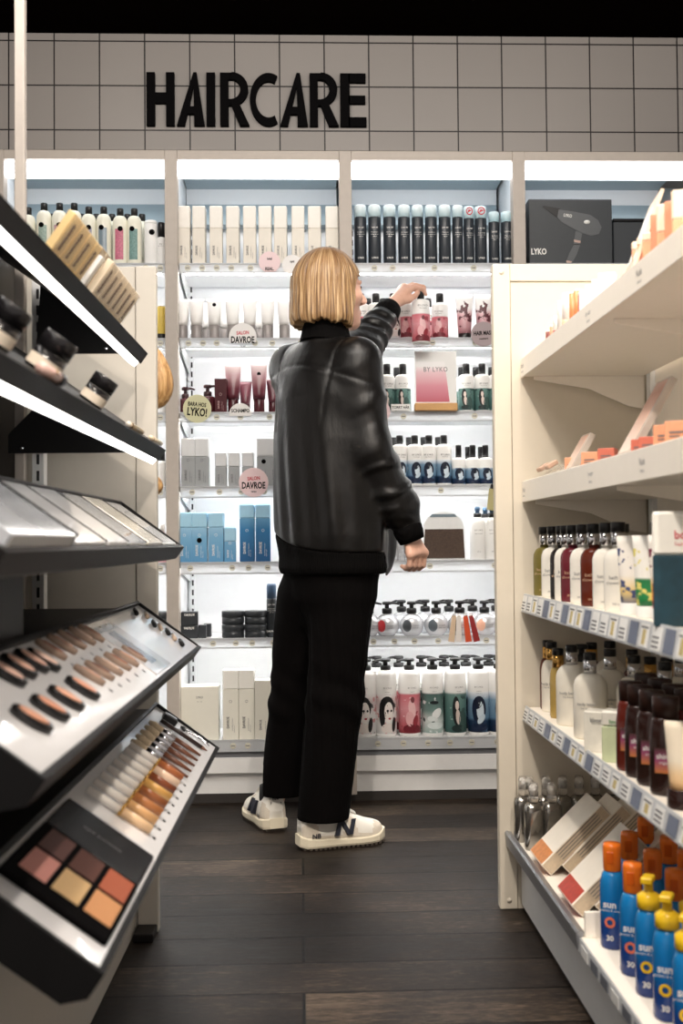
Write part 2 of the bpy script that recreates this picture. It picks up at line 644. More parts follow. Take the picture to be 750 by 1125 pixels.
def letter(ch, x0, x1, zb, h):
    mb = MB()
    w = x1 - x0
    s = 0.155 * h                                   # stem width
    y0, y1 = YF - .016, YF - .0005
    R = lambda a, b, c, d: mb.prism([(x0 + a, zb + c), (x0 + b, zb + c), (x0 + b, zb + d), (x0 + a, zb + d)], y0, y1)
    cnt = [0]

    def G(pts):
        cnt[0] += 1
        mb.prism([(x0 + a, zb + b) for a, b in pts], y0 - .0004 * cnt[0] * (ch in 'AR'), y1)
    if ch == 'H':
        R(0, s, 0, h); R(w - s, w, 0, h); R(s, w - s, .42 * h, .62 * h)
    elif ch == 'I':
        R(0, w, 0, h)
    elif ch == 'E':
        R(0, s * 1.15, 0, h); R(s, w, 0, .17 * h); R(s, w * .96, .43 * h, .58 * h); R(s, w * .98, .83 * h, h)
    elif ch == 'A':
        ap0, ap1 = .60 * w, .72 * w                # an upright right stroke, a raking left one
        G([(0, 0), (s * .95, 0), (ap1, h), (ap0, h)])
        G([(ap0, h), (ap1, h), (w, 0), (w - s * 1.25, 0)])
        G([(.14 * w, .22 * h), (w * .93, .22 * h), (w * .9, .36 * h), (.22 * w, .36 * h)])
        G([(.40 * w, .55 * h), (ap0, h * .98), (.62 * w, .36 * h), (.28 * w, .36 * h), (.30 * w, .42 * h)][:1] + [(ap0 + .02 * w, h * .98), (ap0 + .02 * w, .8 * h)])
    elif ch == 'R':
        R(0, s, 0, h)
        n = 14
        cz, ro, ri = .69 * h, .31 * h, .31 * h - s * .95
        cx = w - .33 * h
        R(s, cx, h - s * .8, h); R(s, cx, .38 * h, .38 * h + s * .8)
        for k in range(n):
            a0, a1 = -PI / 2 + PI * k / n, -PI / 2 + PI * (k + 1) / n
            G([(cx + ro * math.cos(a0), cz + ro * math.sin(a0)), (cx + ro * math.cos(a1), cz + ro * math.sin(a1)),
               (cx + ri * math.cos(a1), cz + (ri + .02 * h) * math.sin(a1)), (cx + ri * math.cos(a0), cz + (ri + .02 * h) * math.sin(a0))])
        G([(.36 * w, .42 * h), (.36 * w + s, .42 * h), (w, 0), (w - s * 1.15, 0)])
    elif ch == 'C':
        n = 26
        cx, cz = .5 * h, .5 * h
        ro, ri = .5 * h, .5 * h - s * 1.02
        a_s, a_e = math.radians(62), math.radians(298)
        for k in range(n):
            a0, a1 = a_s + (a_e - a_s) * k / n, a_s + (a_e - a_s) * (k + 1) / n
            G([(cx + ro * math.cos(a0), cz + ro * math.sin(a0)), (cx + ro * math.cos(a1), cz + ro * math.sin(a1)),
               (cx + ri * math.cos(a1), cz + ri * math.sin(a1)), (cx + ri * math.cos(a0), cz + ri * math.sin(a0))])
        fac = w / (.5 * h + .5 * h * math.cos(a_s) + .02 * h)
        mb.v = [(x0 + (x - x0) * fac, y, z) for x, y, z in mb.v]
    return mb


sg = thing('wall_sign', 'black raised capital letters reading HAIRCARE on the tiled wall', 'sign')
zs0, zs1 = P(280, 140, Y=YF).z, P(280, 82, Y=YF).z
for ch, a, b in zip('HAIRCARE', (161.5, 194.5, 227, 242, 274.5, 307.5, 340, 373.5), (192, 225, 236.5, 274, 305.5, 338, 371.5, 402)):
    part('letter', letter(ch, P(a, 110, Y=YF).x, P(b, 110, Y=YF).x, zs0, zs1 - zs0), M_ink, sg)
# ------------------------------------------------------------------ kinds of packs
# every kind is a list of (part name, mesh, sub-parts); one build, then copied object by object
KIND = {}


def define(key, parts):
    """parts: (name, MB, material(s)[, label]) for parts; names with '>' are sub-parts of the part before it"""
    if key not in KIND:
        KIND[key] = [(p[0], p[1].mesh(p[0].strip('>'), p[2])) for p in parts]
    return key


NAMED = {}


def put(key, name, label, cat, loc, rz=0.0, group=None, rot=None, scale=1.0):
    t = thing(name, label, cat, loc, rot if rot else (0, 0, rz), group)
    t.scale = (scale,) * 3 if not isinstance(scale, tuple) else scale
    last = None
    for pn, me in KIND[key]:
        if pn.startswith('>'):
            link(pn[1:], me, last)
        else:
            last = link(pn, me, t)
    return t


def txt_on(body, h, cx, cz, y, rot=0.0, bold=0.0, sx=1.0):
    return add_text(MB(), body, h, cx, cz, y, sx, rot, bold)


def k_carton(key, w, d, h, m_lo, m_hi=None, split=.6, text=None, th=.008, m_ink=None, dot=False, side='v'):
    p = [('carton', MB().box(-w / 2, w / 2, -d / 2, d / 2, 0, h * (split if m_hi else 1), .0015), m_lo)]
    if m_hi:
        p.append(('upper_sleeve', MB().box(-w / 2 - .0004, w / 2 + .0004, -d / 2 - .0004, d / 2 + .0004, h * split + .0003, h, .003), m_hi))
    y = -d / 2 - .0012
    mb = MB()
    if text:
        if side == 'v':
            add_text(mb, text, th, -w * .18, h * .25, y, .8, PI / 2, .02)
            add_text(mb, 'smoothing shampoo', th * .42, w * .1, h * .22, y, 1, PI / 2)
            add_text(mb, 'colour care', th * .42, w * .22, h * .16, y, 1, PI / 2)
        else:
            add_text(mb, text, th, 0, h * .8, y, .9, 0, .02)
            add_text(mb, 'hair care', th * .5, 0, h * .72, y)
    if dot:
        n = 14
        for r0, r1 in ((.0046, .0036),):
            for k in range(n):
                a, b = 2 * PI * k / n, 2 * PI * (k + 1) / n
                mb.prism([(r0 * math.cos(a), h * .55 + r0 * math.sin(a)), (r0 * math.cos(b), h * .55 + r0 * math.sin(b)),
                          (r1 * math.cos(b), h * .55 + r1 * math.sin(b)), (r1 * math.cos(a), h * .55 + r1 * math.sin(a))], y, y + .0006)
    if mb.v:
        p.append(('lettering', mb, m_ink or M_inkgrey))
    return define(key, p)


def k_can(key, r, h, caph, m_body, m_cap, text=None, m_ink=None, swirl=None):
    b = h - caph
    p = [('can', MB().lathe([(r * .9, 0), (r, .004), (r, b - .004), (r * .97, b)], 24), m_body),
         ('cap', MB().lathe([(r * .985, b + .0004), (r * .985, h - .008), (r * .93, h - .002), (r * .8, h)], 24), m_cap)]
    if text:
        mb = txt_on(text, .0062, 0, h * .12, -r - .0008, 0, .02)
        add_text(mb, 'Lyko hår', .006, 0, h * .62, -r - .0008, .8)
        for k in range(3):
            add_text(mb, ('dry shampoo', 'volume & care', '200 ml')[k], .0034, 0, h * (.54 - .035 * k), -r - .0008)
        p.append(('lettering', mb, m_ink or M_inkwhite))
    if swirl:
        mb = MB()
        n = 16
        for k in range(n):
            a, bb = 2 * PI * k / n, 2 * PI * (k + 1) / n
            mb.prism([(.0135 * math.cos(a), .0135 * math.sin(a)), (.0135 * math.cos(bb), .0135 * math.sin(bb)),
                      (.010 * math.cos(bb), .010 * math.sin(bb)), (.010 * math.cos(a), .010 * math.sin(a))], -.0007, .0007,
                     Matrix.Translation((0, -r * .985 - .0006, h - caph * .45)))
        mb.prism([(-.008, -.006), (.009, .002), (-.003, .007)], -.0007, .0007, Matrix.Translation((0, -r * .985 - .0006, h - caph * .45)))
        p.append(('emblem', mb, swirl))
    return define(key, p)


def k_tube(key, w, h, caph, rc, m_body, m_cap, text=None, m_ink=None, emblem=False, rb=None):
    n = 24
    rb = rb or w * .36
    rings = []
    for k in range(9):
        t = k / 8
        z = caph + (h - caph) * t
        sx = rb * (1 - t) + w * .5 * t
        sy = rb * (1 - t ** 1.3) + .0012
        rings.append([(sx * math.cos(2 * PI * i / n), sy * math.sin(2 * PI * i / n), z) for i in range(n)])
    p = [('tube', MB().loft(rings), m_body),
         ('cap', MB().lathe([(rc * .96, 0), (rc, .003), (rc, caph - .001), (rc * .96, caph)], 22), m_cap)]
    mb = MB()
    if text:
        M = Matrix.Translation((0, -rb - .0006, 0)) @ Matrix.Rotation(-math.atan2(rb, h - caph), 4, 'X')
        M = Matrix.Translation((0, -rb - .0012, caph)) @ Matrix.Rotation(-math.atan2(rb * .92, h - caph), 4, 'X')
        add_text(mb, text, min(.008, w * .2), 0, h * .2, 0, .9, PI / 2, .02, M=M)
    if mb.v:
        p.append(('lettering', mb, m_ink or M_inkgrey))
    if emblem:
        M = Matrix.Translation((0, -rb - .0016, caph)) @ Matrix.Rotation(-math.atan2(rb * .92, h - caph), 4, 'X')
        eb = MB().disc(.0065, .0012, 18, M @ Matrix.Translation((0, 0, h * .5)))
        p.append(('emblem', eb, M_ink))
    return define(key, p)


def pump_mb(z, r, out, drop=.004):
    """a pump top: stem, flat head and a nozzle reaching out to one side"""
    mb = MB()
    mb.lathe([(r * .28, z), (r * .28, z + .014)], 12)
    mb.lathe([(r * .5, z + .013), (r * .62, z + .015), (r * .62, z + .021), (r * .5, z + .024)], 16)
    d = Vector((out[0], out[1], 0)).normalized()
    L = r * 1.7
    mb.tube([Vector((0, 0, z + .0195)), d * L * .6 + Vector((0, 0, z + .0195)), d * L + Vector((0, 0, z + .0195 - drop))], [.0046, .0042, .003], 8)
    return mb


def k_pump(key, r, h, m_body, m_lab=None, lab=(0.06, .62), m_cap=None, out=(-1, -.3), sh=.02, text=None, neck=.42):
    m_cap = m_cap or M_capblack
    p = [('bottle', MB().lathe([(r * .88, 0), (r, .006), (r, h - sh), (r * .93, h - sh * .45), (r * .62, h - sh * .08), (r * neck, h)], 26), m_body)]
    if m_lab:
        p.append(('printed_label', MB().lathe([(r + .0005, h * lab[0]), (r + .0005, h * lab[1])], 26, cap=False), m_lab))
    p.append(('collar', MB().lathe([(r * .46, h - .001), (r * .5, h + .002), (r * .5, h + .012), (r * .42, h + .015)], 18), m_cap))
    p.append(('pump', pump_mb(h + .014, r * .8, out), m_cap))
    if text:
        mb = txt_on(text, .0052, 0, h * .74, -r - .0014)
        add_text(mb, 'shampoo', .0034, 0, h * .68, -r - .0014)
        add_text(mb, 'sulphate free', .0028, 0, h * .645, -r - .0014)
        p.append(('lettering', mb, M_inkgrey))
    return define(key, p)


def k_bottle(key, r, h, nr, caph, m_body, m_cap, m_lab=None, lab=(.06, .62), sh=.022, sx=1.0, sy=1.0, text=None, m_ink=None,
             capr=None, emblem=None, base='bottle', collar=None, round_sh=False, ztxt=.74, fs=.0055):
    capr = capr or nr * 1.12
    if round_sh:
        prof = [(r * .93, 0), (r, .005), (r, h - sh)]
        for k in range(1, 7):
            a = PI / 2 * k / 6
            prof.append((nr + (r - nr) * math.cos(a), h - sh + sh * math.sin(a)))
    else:
        prof = [(r * .9, 0), (r, .005), (r, h - sh), (r * .94, h - sh * .5), (r * .7, h - sh * .15), (nr, h)]
    p = [(base, MB().lathe(prof, 26, sx, sy), m_body)]
    if m_lab:
        p.append(('printed_label', MB().lathe([(r + .0006, h * lab[0]), (r + .0006, h * lab[1])], 26, sx, sy, cap=False), m_lab))
    z = h
    if collar:
        p.append(('collar', MB().lathe([(capr * 1.02, h + .0002), (capr * 1.02, h + collar[0])], 20), collar[1]))
        z += collar[0]
    p.append(('cap', MB().lathe([(capr, z + .0003), (capr, z + caph - .003), (capr * .92, z + caph)], 20), m_cap))
    if text:
        mb = txt_on(text, fs, 0, h * ztxt, -r * sy - .0016, 0, .01)
        add_text(mb, 'hair & body', fs * .6, 0, h * ztxt - fs * 1.4, -r * sy - .0016)
        p.append(('lettering', mb, m_ink or M_inkgrey))
    if emblem:
        p.append(('emblem', MB().disc(r * .42, .0012, 18, Matrix.Translation((0, -r * sy - .0012, h * emblem[0]))), emblem[1]))
    return define(key, p)


def k_spray(key, r, h, m_body, m_collar, m_head, m_clear=None, text=None, sx=1, sy=1, sq=None, m_lab=None):
    p = [('bottle', MB().lathe([(r * .92, 0), (r, .004), (r, h - .02), (r * .9, h - .008), (r * .45, h)], 24, sx, sy, sq=sq), m_body)]
    if m_lab:
        p.append(('printed_label', MB().lathe([(r + .0006, h * .05), (r + .0006, h * .8)], 24, sx, sy, cap=False, sq=sq), m_lab))
    p.append(('collar', MB().lathe([(r * .52, h + .0003), (r * .52, h + .012), (r * .44, h + .014)], 18), m_collar))
    hd = MB().lathe([(r * .3, h + .014), (r * .3, h + .022), (r * .36, h + .023), (r * .36, h + .032), (r * .26, h + .036)], 14)
    hd.tube([(0, 0, h + .028), (0, -r * .5, h + .028)], .002, 8)
    p.append(('spray_head', hd, m_head))
    if m_clear:
        p.append(('overcap', MB().lathe([(r * .5, h + .015), (r * .5, h + .036), (r * .4, h + .042)], 18), m_clear))
    if text:
        mb = txt_on(text, .005, 0, h * .7, -r * sy - .0016)
        add_text(mb, 'leave in spray', .0036, 0, h * .62, -r * sy - .0016)
        add_text(mb, '250 ml', .0036, 0, h * .2, -r * sy - .0016)
        p.append(('lettering', mb, M_inkgrey))
    return define(key, p)


def k_jar(key, r, h, m_body, m_lid, m_lab=None, lidf=.4):
    hb = h * (1 - lidf)
    p = [('jar', MB().lathe([(r * .94, 0), (r, .003), (r, hb)], 26), m_body),
         ('lid', MB().lathe([(r * 1.02, hb + .0003), (r * 1.02, h - .002), (r * .97, h)], 26), m_lid)]
    if m_lab:
        p.append(('printed_label', MB().lathe([(r + .0005, hb * .15), (r + .0005, hb * .9)], 26, cap=False), m_lab))
    return define(key, p)


def k_sign(key, r, lines, m_face, cut=None, ink=None):
    """a round card on the price rail; lines: (text, height, z, material index, x squeeze, tilt)"""
    n = 36
    pts = [(r * math.cos(2 * PI * i / n), r * math.sin(2 * PI * i / n)) for i in range(n)]
    if cut is not None:
        pts = [(x, max(z, cut)) for x, z in pts]
    p = [('card', MB().prism(pts, 0, .0015), m_face)]
    mb = MB()
    for tx, h, z, mi, sx, tilt in lines:
        mb.cur = mi
        add_text(mb, tx, h, 0, z, -.0008, sx, tilt, .03)
    p.append(('lettering', mb, [M_ink, M_inkred]))
    return define(key, p)
# ------------------------------------------------------------------ goods on the wall shelves
PXM = 3.82 / F                                # metres per photo pixel at the front row


def upx(u0, u1, v, Y):
    return P((u0 + u1) / 2, v, Y=Y).x


# --- bay behind the person, top shelf: ten slim cream packs
m1 = mat('carton_cream', (226, 220, 208), 0.42, var=0.02)
m1b = mat('carton_cream_top', (236, 232, 224), 0.42, var=0.02)
key = k_carton('slim_cream', .043, .043, .202, m1, m1b, .62, 'DAVROE', .0075)
e = [(195.5, 209), (211, 227), (230, 245), (248, 264), (266, 282.5), (284, 298.5), (300.5, 316), (319, 335.5), (337.5, 353.5), (356, 373)]
for i, (a, b) in enumerate(e):
    put(key, 'shampoo_carton', f'{ORD[i]} of ten tall cream cartons from the bay post, top shelf behind the person', 'box',
        (upx(a, b, 255, YR + .04), YR + .04, SZ[0]), random.uniform(-.05, .05), 'tall cream cartons')

# --- second shelf: grey and white tubes
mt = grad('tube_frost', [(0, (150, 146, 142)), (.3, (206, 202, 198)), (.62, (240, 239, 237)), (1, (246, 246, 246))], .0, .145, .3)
mcp = mat('tube_cap_grey', (150, 144, 142), 0.4, metal=.2)
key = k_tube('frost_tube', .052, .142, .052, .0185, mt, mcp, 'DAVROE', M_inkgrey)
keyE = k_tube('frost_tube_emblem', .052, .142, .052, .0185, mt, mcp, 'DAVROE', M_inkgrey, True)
cents = [200, 216, 235.5, 255.5, 274.5, 294, 312.5]
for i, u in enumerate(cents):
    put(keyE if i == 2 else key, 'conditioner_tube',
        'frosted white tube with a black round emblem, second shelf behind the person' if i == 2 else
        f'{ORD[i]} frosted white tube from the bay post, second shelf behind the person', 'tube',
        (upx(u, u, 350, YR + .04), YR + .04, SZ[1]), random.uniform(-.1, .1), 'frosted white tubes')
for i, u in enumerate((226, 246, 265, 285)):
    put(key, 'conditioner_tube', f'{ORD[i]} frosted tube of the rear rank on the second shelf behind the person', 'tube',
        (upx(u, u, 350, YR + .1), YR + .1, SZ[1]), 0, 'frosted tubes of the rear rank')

# --- third shelf: maroon hair care
mm = mat('maroon_gloss', (74, 30, 36), 0.25, var=.05)
mmr = grad('maroon_tube', [(0, (70, 26, 34)), (.35, (112, 52, 64)), (.7, (176, 138, 142)), (1, (222, 206, 206))], .04, .17, .3)
kp = k_pump('maroon_pump', .024, .062, mm, None, m_cap=mat('maroon_cap', (52, 24, 28), .3), out=(1, -.3), sh=.012)
put(kp, 'pump_bottle', 'small maroon pump bottle beside the post, third shelf behind the person', 'bottle', (upx(201, 206, 430, YR + .1), YR + .1, SZ[2]), .4)
kp2 = k_pump('maroon_pump_wide', .028, .062, mm, None, m_cap=mat('maroon_cap', (52, 24, 28), .3), out=(1, -.2), sh=.012)
put(kp2, 'pump_bottle', 'maroon pump bottle just behind the pale green round card', 'bottle', (upx(221, 235, 430, YR + .045), YR + .045, SZ[2]))
kc = k_carton('maroon_box', .041, .04, .118, mm, None, 1, 'DAVROE', .006, mat('ink_rose', (190, 150, 150), .5), True)
put(kc, 'treatment_carton', 'dark maroon carton between pump bottle and tubes, third shelf', 'box', (upx(236, 249.5, 430, YR + .04), YR + .04, SZ[2]))
kt = k_tube('maroon_tube', .056, .172, .05, .018, mmr, mm, 'DAVROE', M_inkwhite)
kte = k_tube('maroon_tube_emblem', .056, .172, .05, .018, mmr, mm, 'DAVROE', M_inkwhite, True)
put(kt, 'treatment_tube', 'tall maroon to pink tube next to the maroon carton', 'tube', (upx(247, 265, 430, YR + .045), YR + .045, SZ[2]))
put(kte, 'treatment_tube', 'tall maroon to pink tube with a black emblem, near the jacket', 'tube', (upx(275, 294, 430, YR + .04), YR + .04, SZ[2]))
kt2 = k_tube('maroon_tube_short', .045, .118, .04, .016, mat('maroon_mid', (98, 50, 60), .3), mm)
put(kt2, 'treatment_tube', 'short maroon tube between the two tall pink tubes', 'tube', (upx(263, 276, 430, YR + .1), YR + .1, SZ[2]))
put(kt2, 'treatment_tube', 'short maroon tube half hidden by the jacket edge', 'tube', (upx(294, 306, 430, YR + .05), YR + .05, SZ[2]))

# --- fourth shelf: silver grey packs
ms = mat('carton_silver', (160, 164, 166), .35, metal=.15, var=.03)
ms2 = mat('carton_silver_top', (214, 216, 218), .35, var=.02)
kb = k_carton('silver_tall', .046, .045, .165, ms, ms2, .62, 'DAVROE', .008, None, True)
ks = k_carton('silver_short', .038, .04, .118, ms, ms2, .58, 'DAVROE', .0065)
for a, b, k, lb in ((200, 214, kb, 'tall silver grey carton next to the post, fourth shelf behind the person'), (214.5, 230, kb, 'second tall silver grey carton from the post, fourth shelf'),
                    (236.5, 249, ks, 'short silver grey carton left of its twin, fourth shelf'), (251, 263, ks, 'short silver grey carton behind the pink card edge, middle of its trio'),
                    (266, 279, ks, 'short silver grey carton directly above the pink round card'), (282.5, 296.5, kb, 'tall silver grey carton with a black emblem by the jacket'),
                    (297.5, 309, kb, 'tall silver grey carton half hidden behind the jacket')):
    t = put(k, 'hair_carton', lb, 'box', (upx(a, b, 505, YR + .04), YR + .04, SZ[3]), random.uniform(-.04, .04), 'silver grey cartons')
    if 'emblem' in lb:
        part('emblem', MB().disc(.0075, .0014, 18, Matrix.Translation((0, -.0245, .085))), M_ink, t)

# --- fifth shelf: blue packs
mb1 = grad('carton_skyblue', [(0, (86, 146, 190)), (.5, (122, 176, 212)), (1, (190, 222, 238))], 0, .17, .38)
mb1t = mat('carton_skyblue_top', (164, 208, 232), .38, var=.02)
mb2 = grad('carton_deepblue', [(0, (28, 88, 138)), (.55, (52, 126, 180)), (1, (150, 204, 230))], 0, .2, .38)
kb1 = k_carton('skyblue', .05, .045, .168, mb1, mb1t, .7, 'DAVROE', .0085, M_inkwhite, True)
kb2 = k_carton('skyblue_short', .039, .04, .118, mb1, mb1t, .6, 'DAVROE', .006, M_inkwhite, True)
kb3 = k_carton('deepblue', .049, .045, .194, mb2, mb1t, .76, 'DAVROE', .009, M_inkwhite, True)
for a, b, k, lb in ((197, 210, kb1, 'sky blue carton next to the post, fifth shelf'), (212, 227.5, kb1, 'sky blue carton with a black emblem, fifth shelf'),
                    (229.5, 246, kb1, 'sky blue carton beside the short blue one, fifth shelf'), (246.5, 259, kb2, 'short sky blue carton, lowest of the fifth shelf'),
                    (264, 279.5, kb3, 'deep blue tall carton next to the short blue one'), (281, 297, kb3, 'deep blue tall carton beside the jacket')):
    t = put(k, 'hair_carton', lb, 'box', (upx(a, b, 590, YR + .04), YR + .04, SZ[4]), random.uniform(-.04, .04), 'blue cartons')
    if 'emblem' in lb:
        part('emblem', MB().disc(.0085, .0014, 18, Matrix.Translation((0, -.0245, .075))), M_ink, t)

# --- sixth shelf: dark jars and a can
mj = mat('jar_charcoal', (44, 48, 52), .3, var=.05)
mjl = mat('jar_lid_charcoal', (58, 62, 66), .3, var=.05)
kj = k_jar('dark_jar', .0375, .045, mj, mjl, None, .45)
mcb = mat('carton_charcoal', (46, 50, 54), .4)
kjb = k_carton('dark_small_box', .056, .05, .044, mcb, None, 1, 'DAVROE', .007, M_inkwhite, side='h')
for u, z, lb in ((208.5, 0, 'charcoal box at the bottom of the stack by the post'), (208.5, 1, 'charcoal box on top of the stack by the post')):
    put(kjb, 'wax_box', lb + ', sixth shelf', 'box', (upx(u, u, 685, YR + .06), YR + .06, SZ[5] + z * .0445), .05 * z)
kjs = k_carton('dark_tiny_box', .026, .03, .044, mcb, None, 1)
for i, u in enumerate((222.5, 228)):
    put(kjs, 'wax_box', f'{("nearer", "farther")[i]} little charcoal box between stacked boxes and dark jars', 'box', (upx(u, u, 685, YR + .06 + .05 * i), YR + .06 + .05 * i, SZ[5]))
for u, s in ((256, 'left'), (281, 'right')):
    for z in (0, 1):
        put(kj, 'hair_wax_jar', f'{("lower", "upper")[z]} charcoal jar of the {s} stack beside the trousers, sixth shelf', 'jar',
            (upx(u, u, 685, YR + .05), YR + .05, SZ[5] + z * .0455), 0, 'charcoal jars')
kcn = k_can('charcoal_can', .0165, .18, .05, mj, mat('can_bluegrey', (70, 92, 118), .3), 'DAVROE')
put(kcn, 'hair_spray_can', 'slim charcoal can with a blue grey cap, against the trousers', 'can', (upx(293.5, 303, 670, YR + .05), YR + .05, SZ[5]))

# --- lowest shelf: big white cartons
mw = mat('carton_warmwhite', (228, 226, 214), .45, var=.015)
mwt = mat('carton_warmwhite_top', (236, 235, 228), .45, var=.015)
kw = k_carton('big_white', .125, .08, .178, mw, None, 1, 'LYKO', .007, None, side='h')
put(kw, 'gift_carton', 'wide off white carton on the lowest shelf beside the post', 'box', (upx(199, 242, 785, YR + .06), YR + .06, SZ[6]))
kw2 = k_carton('tall_white', .052, .05, .232, mw, mwt, .72, 'DAVROE', .009, None, True)
kw3 = k_carton('mid_white', .058, .06, .196, mw, None, 1, 'DAVROE', .008)
put(kw2, 'hair_carton', 'tall off white carton next to the wide carton, lowest shelf', 'box', (upx(245.5, 262, 780, YR + .04), YR + .04, SZ[6]))
put(kw2, 'hair_carton', 'tall off white carton in the middle of the lowest shelf trio', 'box', (upx(263, 279.5, 780, YR + .04), YR + .04, SZ[6]))
put(kw3, 'hair_carton', 'shorter off white carton touching the trouser leg, lowest shelf', 'box', (upx(280.5, 299, 780, YR + .045), YR + .045, SZ[6]))

# --- bay right of the person, top shelf: dark cans with pale blue caps
mk = mat('can_ink', (44, 50, 57), .32, var=.05)
mkc = grad('can_cap_blue', [(0, (184, 222, 234)), (1, (240, 248, 250))], .15, .215, .35)
k1 = k_can('ink_can', .0215, .208, .042, mk, mkc, 'LYKO')
k2 = k_can('ink_can_red', .0215, .204, .042, mk, mkc, 'LYKO', swirl=M_inkred)
k3 = k_can('ink_can_short', .0205, .186, .036, mk, mkc, 'LYKO')
e = [(389, 402.5), (403.5, 419), (420, 435.5), (437, 450.5), (452, 465), (466.5, 480), (481.5, 495), (496.5, 508.5), (508.8, 520.8), (521, 534.5), (536, 548.5), (549.5, 563.5)]
for i, (a, b) in enumerate(e):
    k = k2 if i in (8, 9) else k3 if i > 9 else k1
    lb = (f'{("", "second ")[i - 8]}ink dark spray can with a red swirl on its cap' if i in (8, 9) else
          f'short ink dark spray can {("before", "against")[i - 10]} the side panel of the top shelf' if i > 9 else
          f'{ORD[i]} ink dark spray can with a pale blue cap from the post')
    rr = min(1.0, (b - a) * PXM / .043)
    put(k, 'dry_shampoo_can', lb, 'can', (upx(a, b, 255, YR + .036), YR + .036, SZ[0]), 0, 'ink dark spray cans', scale=(rr, rr, 1))

# --- printed bottles: white tops, pictures below
ART = {'pink': [(0, (120, 34, 44)), (.16, (188, 92, 102)), (.62, (216, 150, 158)), (.95, (208, 112, 124)), (1, (236, 236, 236))],
       'ink': [(0, (214, 214, 214)), (.45, (226, 226, 226)), (.8, (212, 196, 196)), (1, (240, 240, 240))],
       'teal': [(0, (60, 92, 90)), (.5, (86, 122, 118)), (.95, (104, 138, 132)), (1, (240, 240, 240))],
       'lake': [(0, (150, 176, 172)), (.3, (212, 222, 220)), (.55, (112, 140, 136)), (.96, (78, 106, 102)), (1, (240, 240, 240))],
       'blue': [(0, (16, 32, 56)), (.28, (26, 50, 80)), (.36, (96, 130, 158)), (.8, (128, 158, 182)), (1, (236, 240, 244))]}
SPOT = {'pink': [(38, .62, (160, 70, 80), 1.3), (60, .66, (236, 206, 206), 5.1)], 'ink': [(34, .62, (70, 66, 68), 2.2), (40, .56, (206, 150, 152), 7.7)],
        'teal': [(36, .57, (52, 80, 78), 3.4), (44, .64, (150, 172, 168), 9.2)], 'lake': [(40, .60, (224, 230, 230), 6.1), (30, .66, (70, 96, 94), 4.2)],
        'blue': [(30, .6, (60, 90, 120), 8.3), (56, .66, (226, 234, 240), 2.7)]}


def art(kind, z0, z1):
    return grad(f'print_{kind}_{round(z1 * 1000)}', ART[kind], z0, z1, .35, spots=SPOT[kind])


# layers of each printed picture: (kind, centre u, centre v, half width, half height, tilt, colour)
PIC = {'ink': [('e', -.02, .66, .36, .30, 0, (24, 23, 25)), ('e', .06, .54, .21, .27, .1, (232, 226, 222)), ('e', -.26, .44, .13, .30, .2, (26, 25, 27)), ('e', .0, .58, .055, .035, 0, (30, 30, 32)),
               ('e', .17, .58, .045, .032, 0, (30, 30, 32)), ('e', .09, .38, .06, .028, 0, (168, 66, 74)), ('e', .05, .12, .34, .14, 0, (222, 214, 210)), ('e', .30, .22, .10, .2, -.3, (34, 33, 35))],
       'pink': [('e', .0, .62, .16, .26, .5, (232, 188, 190)), ('e', -.1, .36, .2, .2, -.4, (224, 170, 174)), ('e', .16, .30, .12, .2, -.8, (142, 44, 56)), ('e', .0, .10, .42, .13, 0, (110, 30, 42)), ('e', .02, .86, .09, .08, 0, (120, 60, 66))],
       'teal': [('e', -.14, .56, .17, .38, .05, (20, 26, 28)), ('e', -.10, .70, .085, .12, 0, (222, 208, 200)), ('e', -.06, .40, .10, .2, .2, (214, 200, 192)), ('e', .18, .3, .2, .28, 0, (58, 84, 80)), ('e', -.05, .10, .3, .10, 0, (30, 48, 48))],
       'lake': [('e', .0, .78, .2, .045, 0, (26, 34, 36)), ('e', .12, .5, .24, .12, .3, (238, 242, 242)), ('e', -.12, .36, .2, .07, 0, (226, 234, 234)), ('e', .05, .18, .38, .09, 0, (220, 230, 230))],
       'blue': [('e', .0, .60, .33, .34, 0, (16, 28, 52)), ('e', .05, .56, .17, .25, .15, (206, 220, 230)), ('e', -.06, .74, .22, .14, .3, (14, 24, 44)), ('e', -.2, .5, .1, .22, .2, (18, 32, 58)), ('e', .10, .34, .2, .10, .5, (196, 212, 224)), ('e', .0, .12, .42, .10, 0, (20, 36, 64))]}


def picture(kind, r, z0, z1):
    """the printed figure as thin curved patches that hug the bottle"""
    mb = MB()
    ms = []
    hh = z1 - z0
    for q, (sh, cu_, cv, a, b, tl, rgb) in enumerate(PIC[kind]):
        n = 18
        rr = r + .0008 + .00012 * q
        vs = [(cu_, cv)] + [(cu_ + a * k * math.cos(2 * PI * i / n) * math.cos(tl) - b * k * .8 * math.sin(2 * PI * i / n) * math.sin(tl),
                             cv + a * k * math.cos(2 * PI * i / n) * math.sin(tl) + b * k * math.sin(2 * PI * i / n) * math.cos(tl)) for k in (.5, 1) for i in range(n)]
        pts = []
        for u_, v_ in vs:
            an = -PI / 2 + max(-.5, min(.5, u_)) * 2.0
            pts.append((rr * math.cos(an), rr * math.sin(an), z0 + hh * max(.01, min(.99, v_))))
        fs = [(0, 1 + i, 1 + (i + 1) % n) for i in range(n)] + [(1 + i, 1 + n + i, 1 + n + (i + 1) % n, 1 + (i + 1) % n) for i in range(n)]
        mb.cur = q
        mb.add(pts, fs, True)
        ms.append(mat('picture_%d_%d_%d' % rgb, rgb, .38, var=.06))
    return ('>picture', mb, ms)


def with_picture(key, kind, r, z0, z1):
    pn, mb, ms = picture(kind, r, z0, z1)
    k = [i for i, p in enumerate(KIND[key]) if p[0] == 'printed_label'][0]
    KIND[key].insert(k + 1, (pn, mb.mesh('picture', ms)))


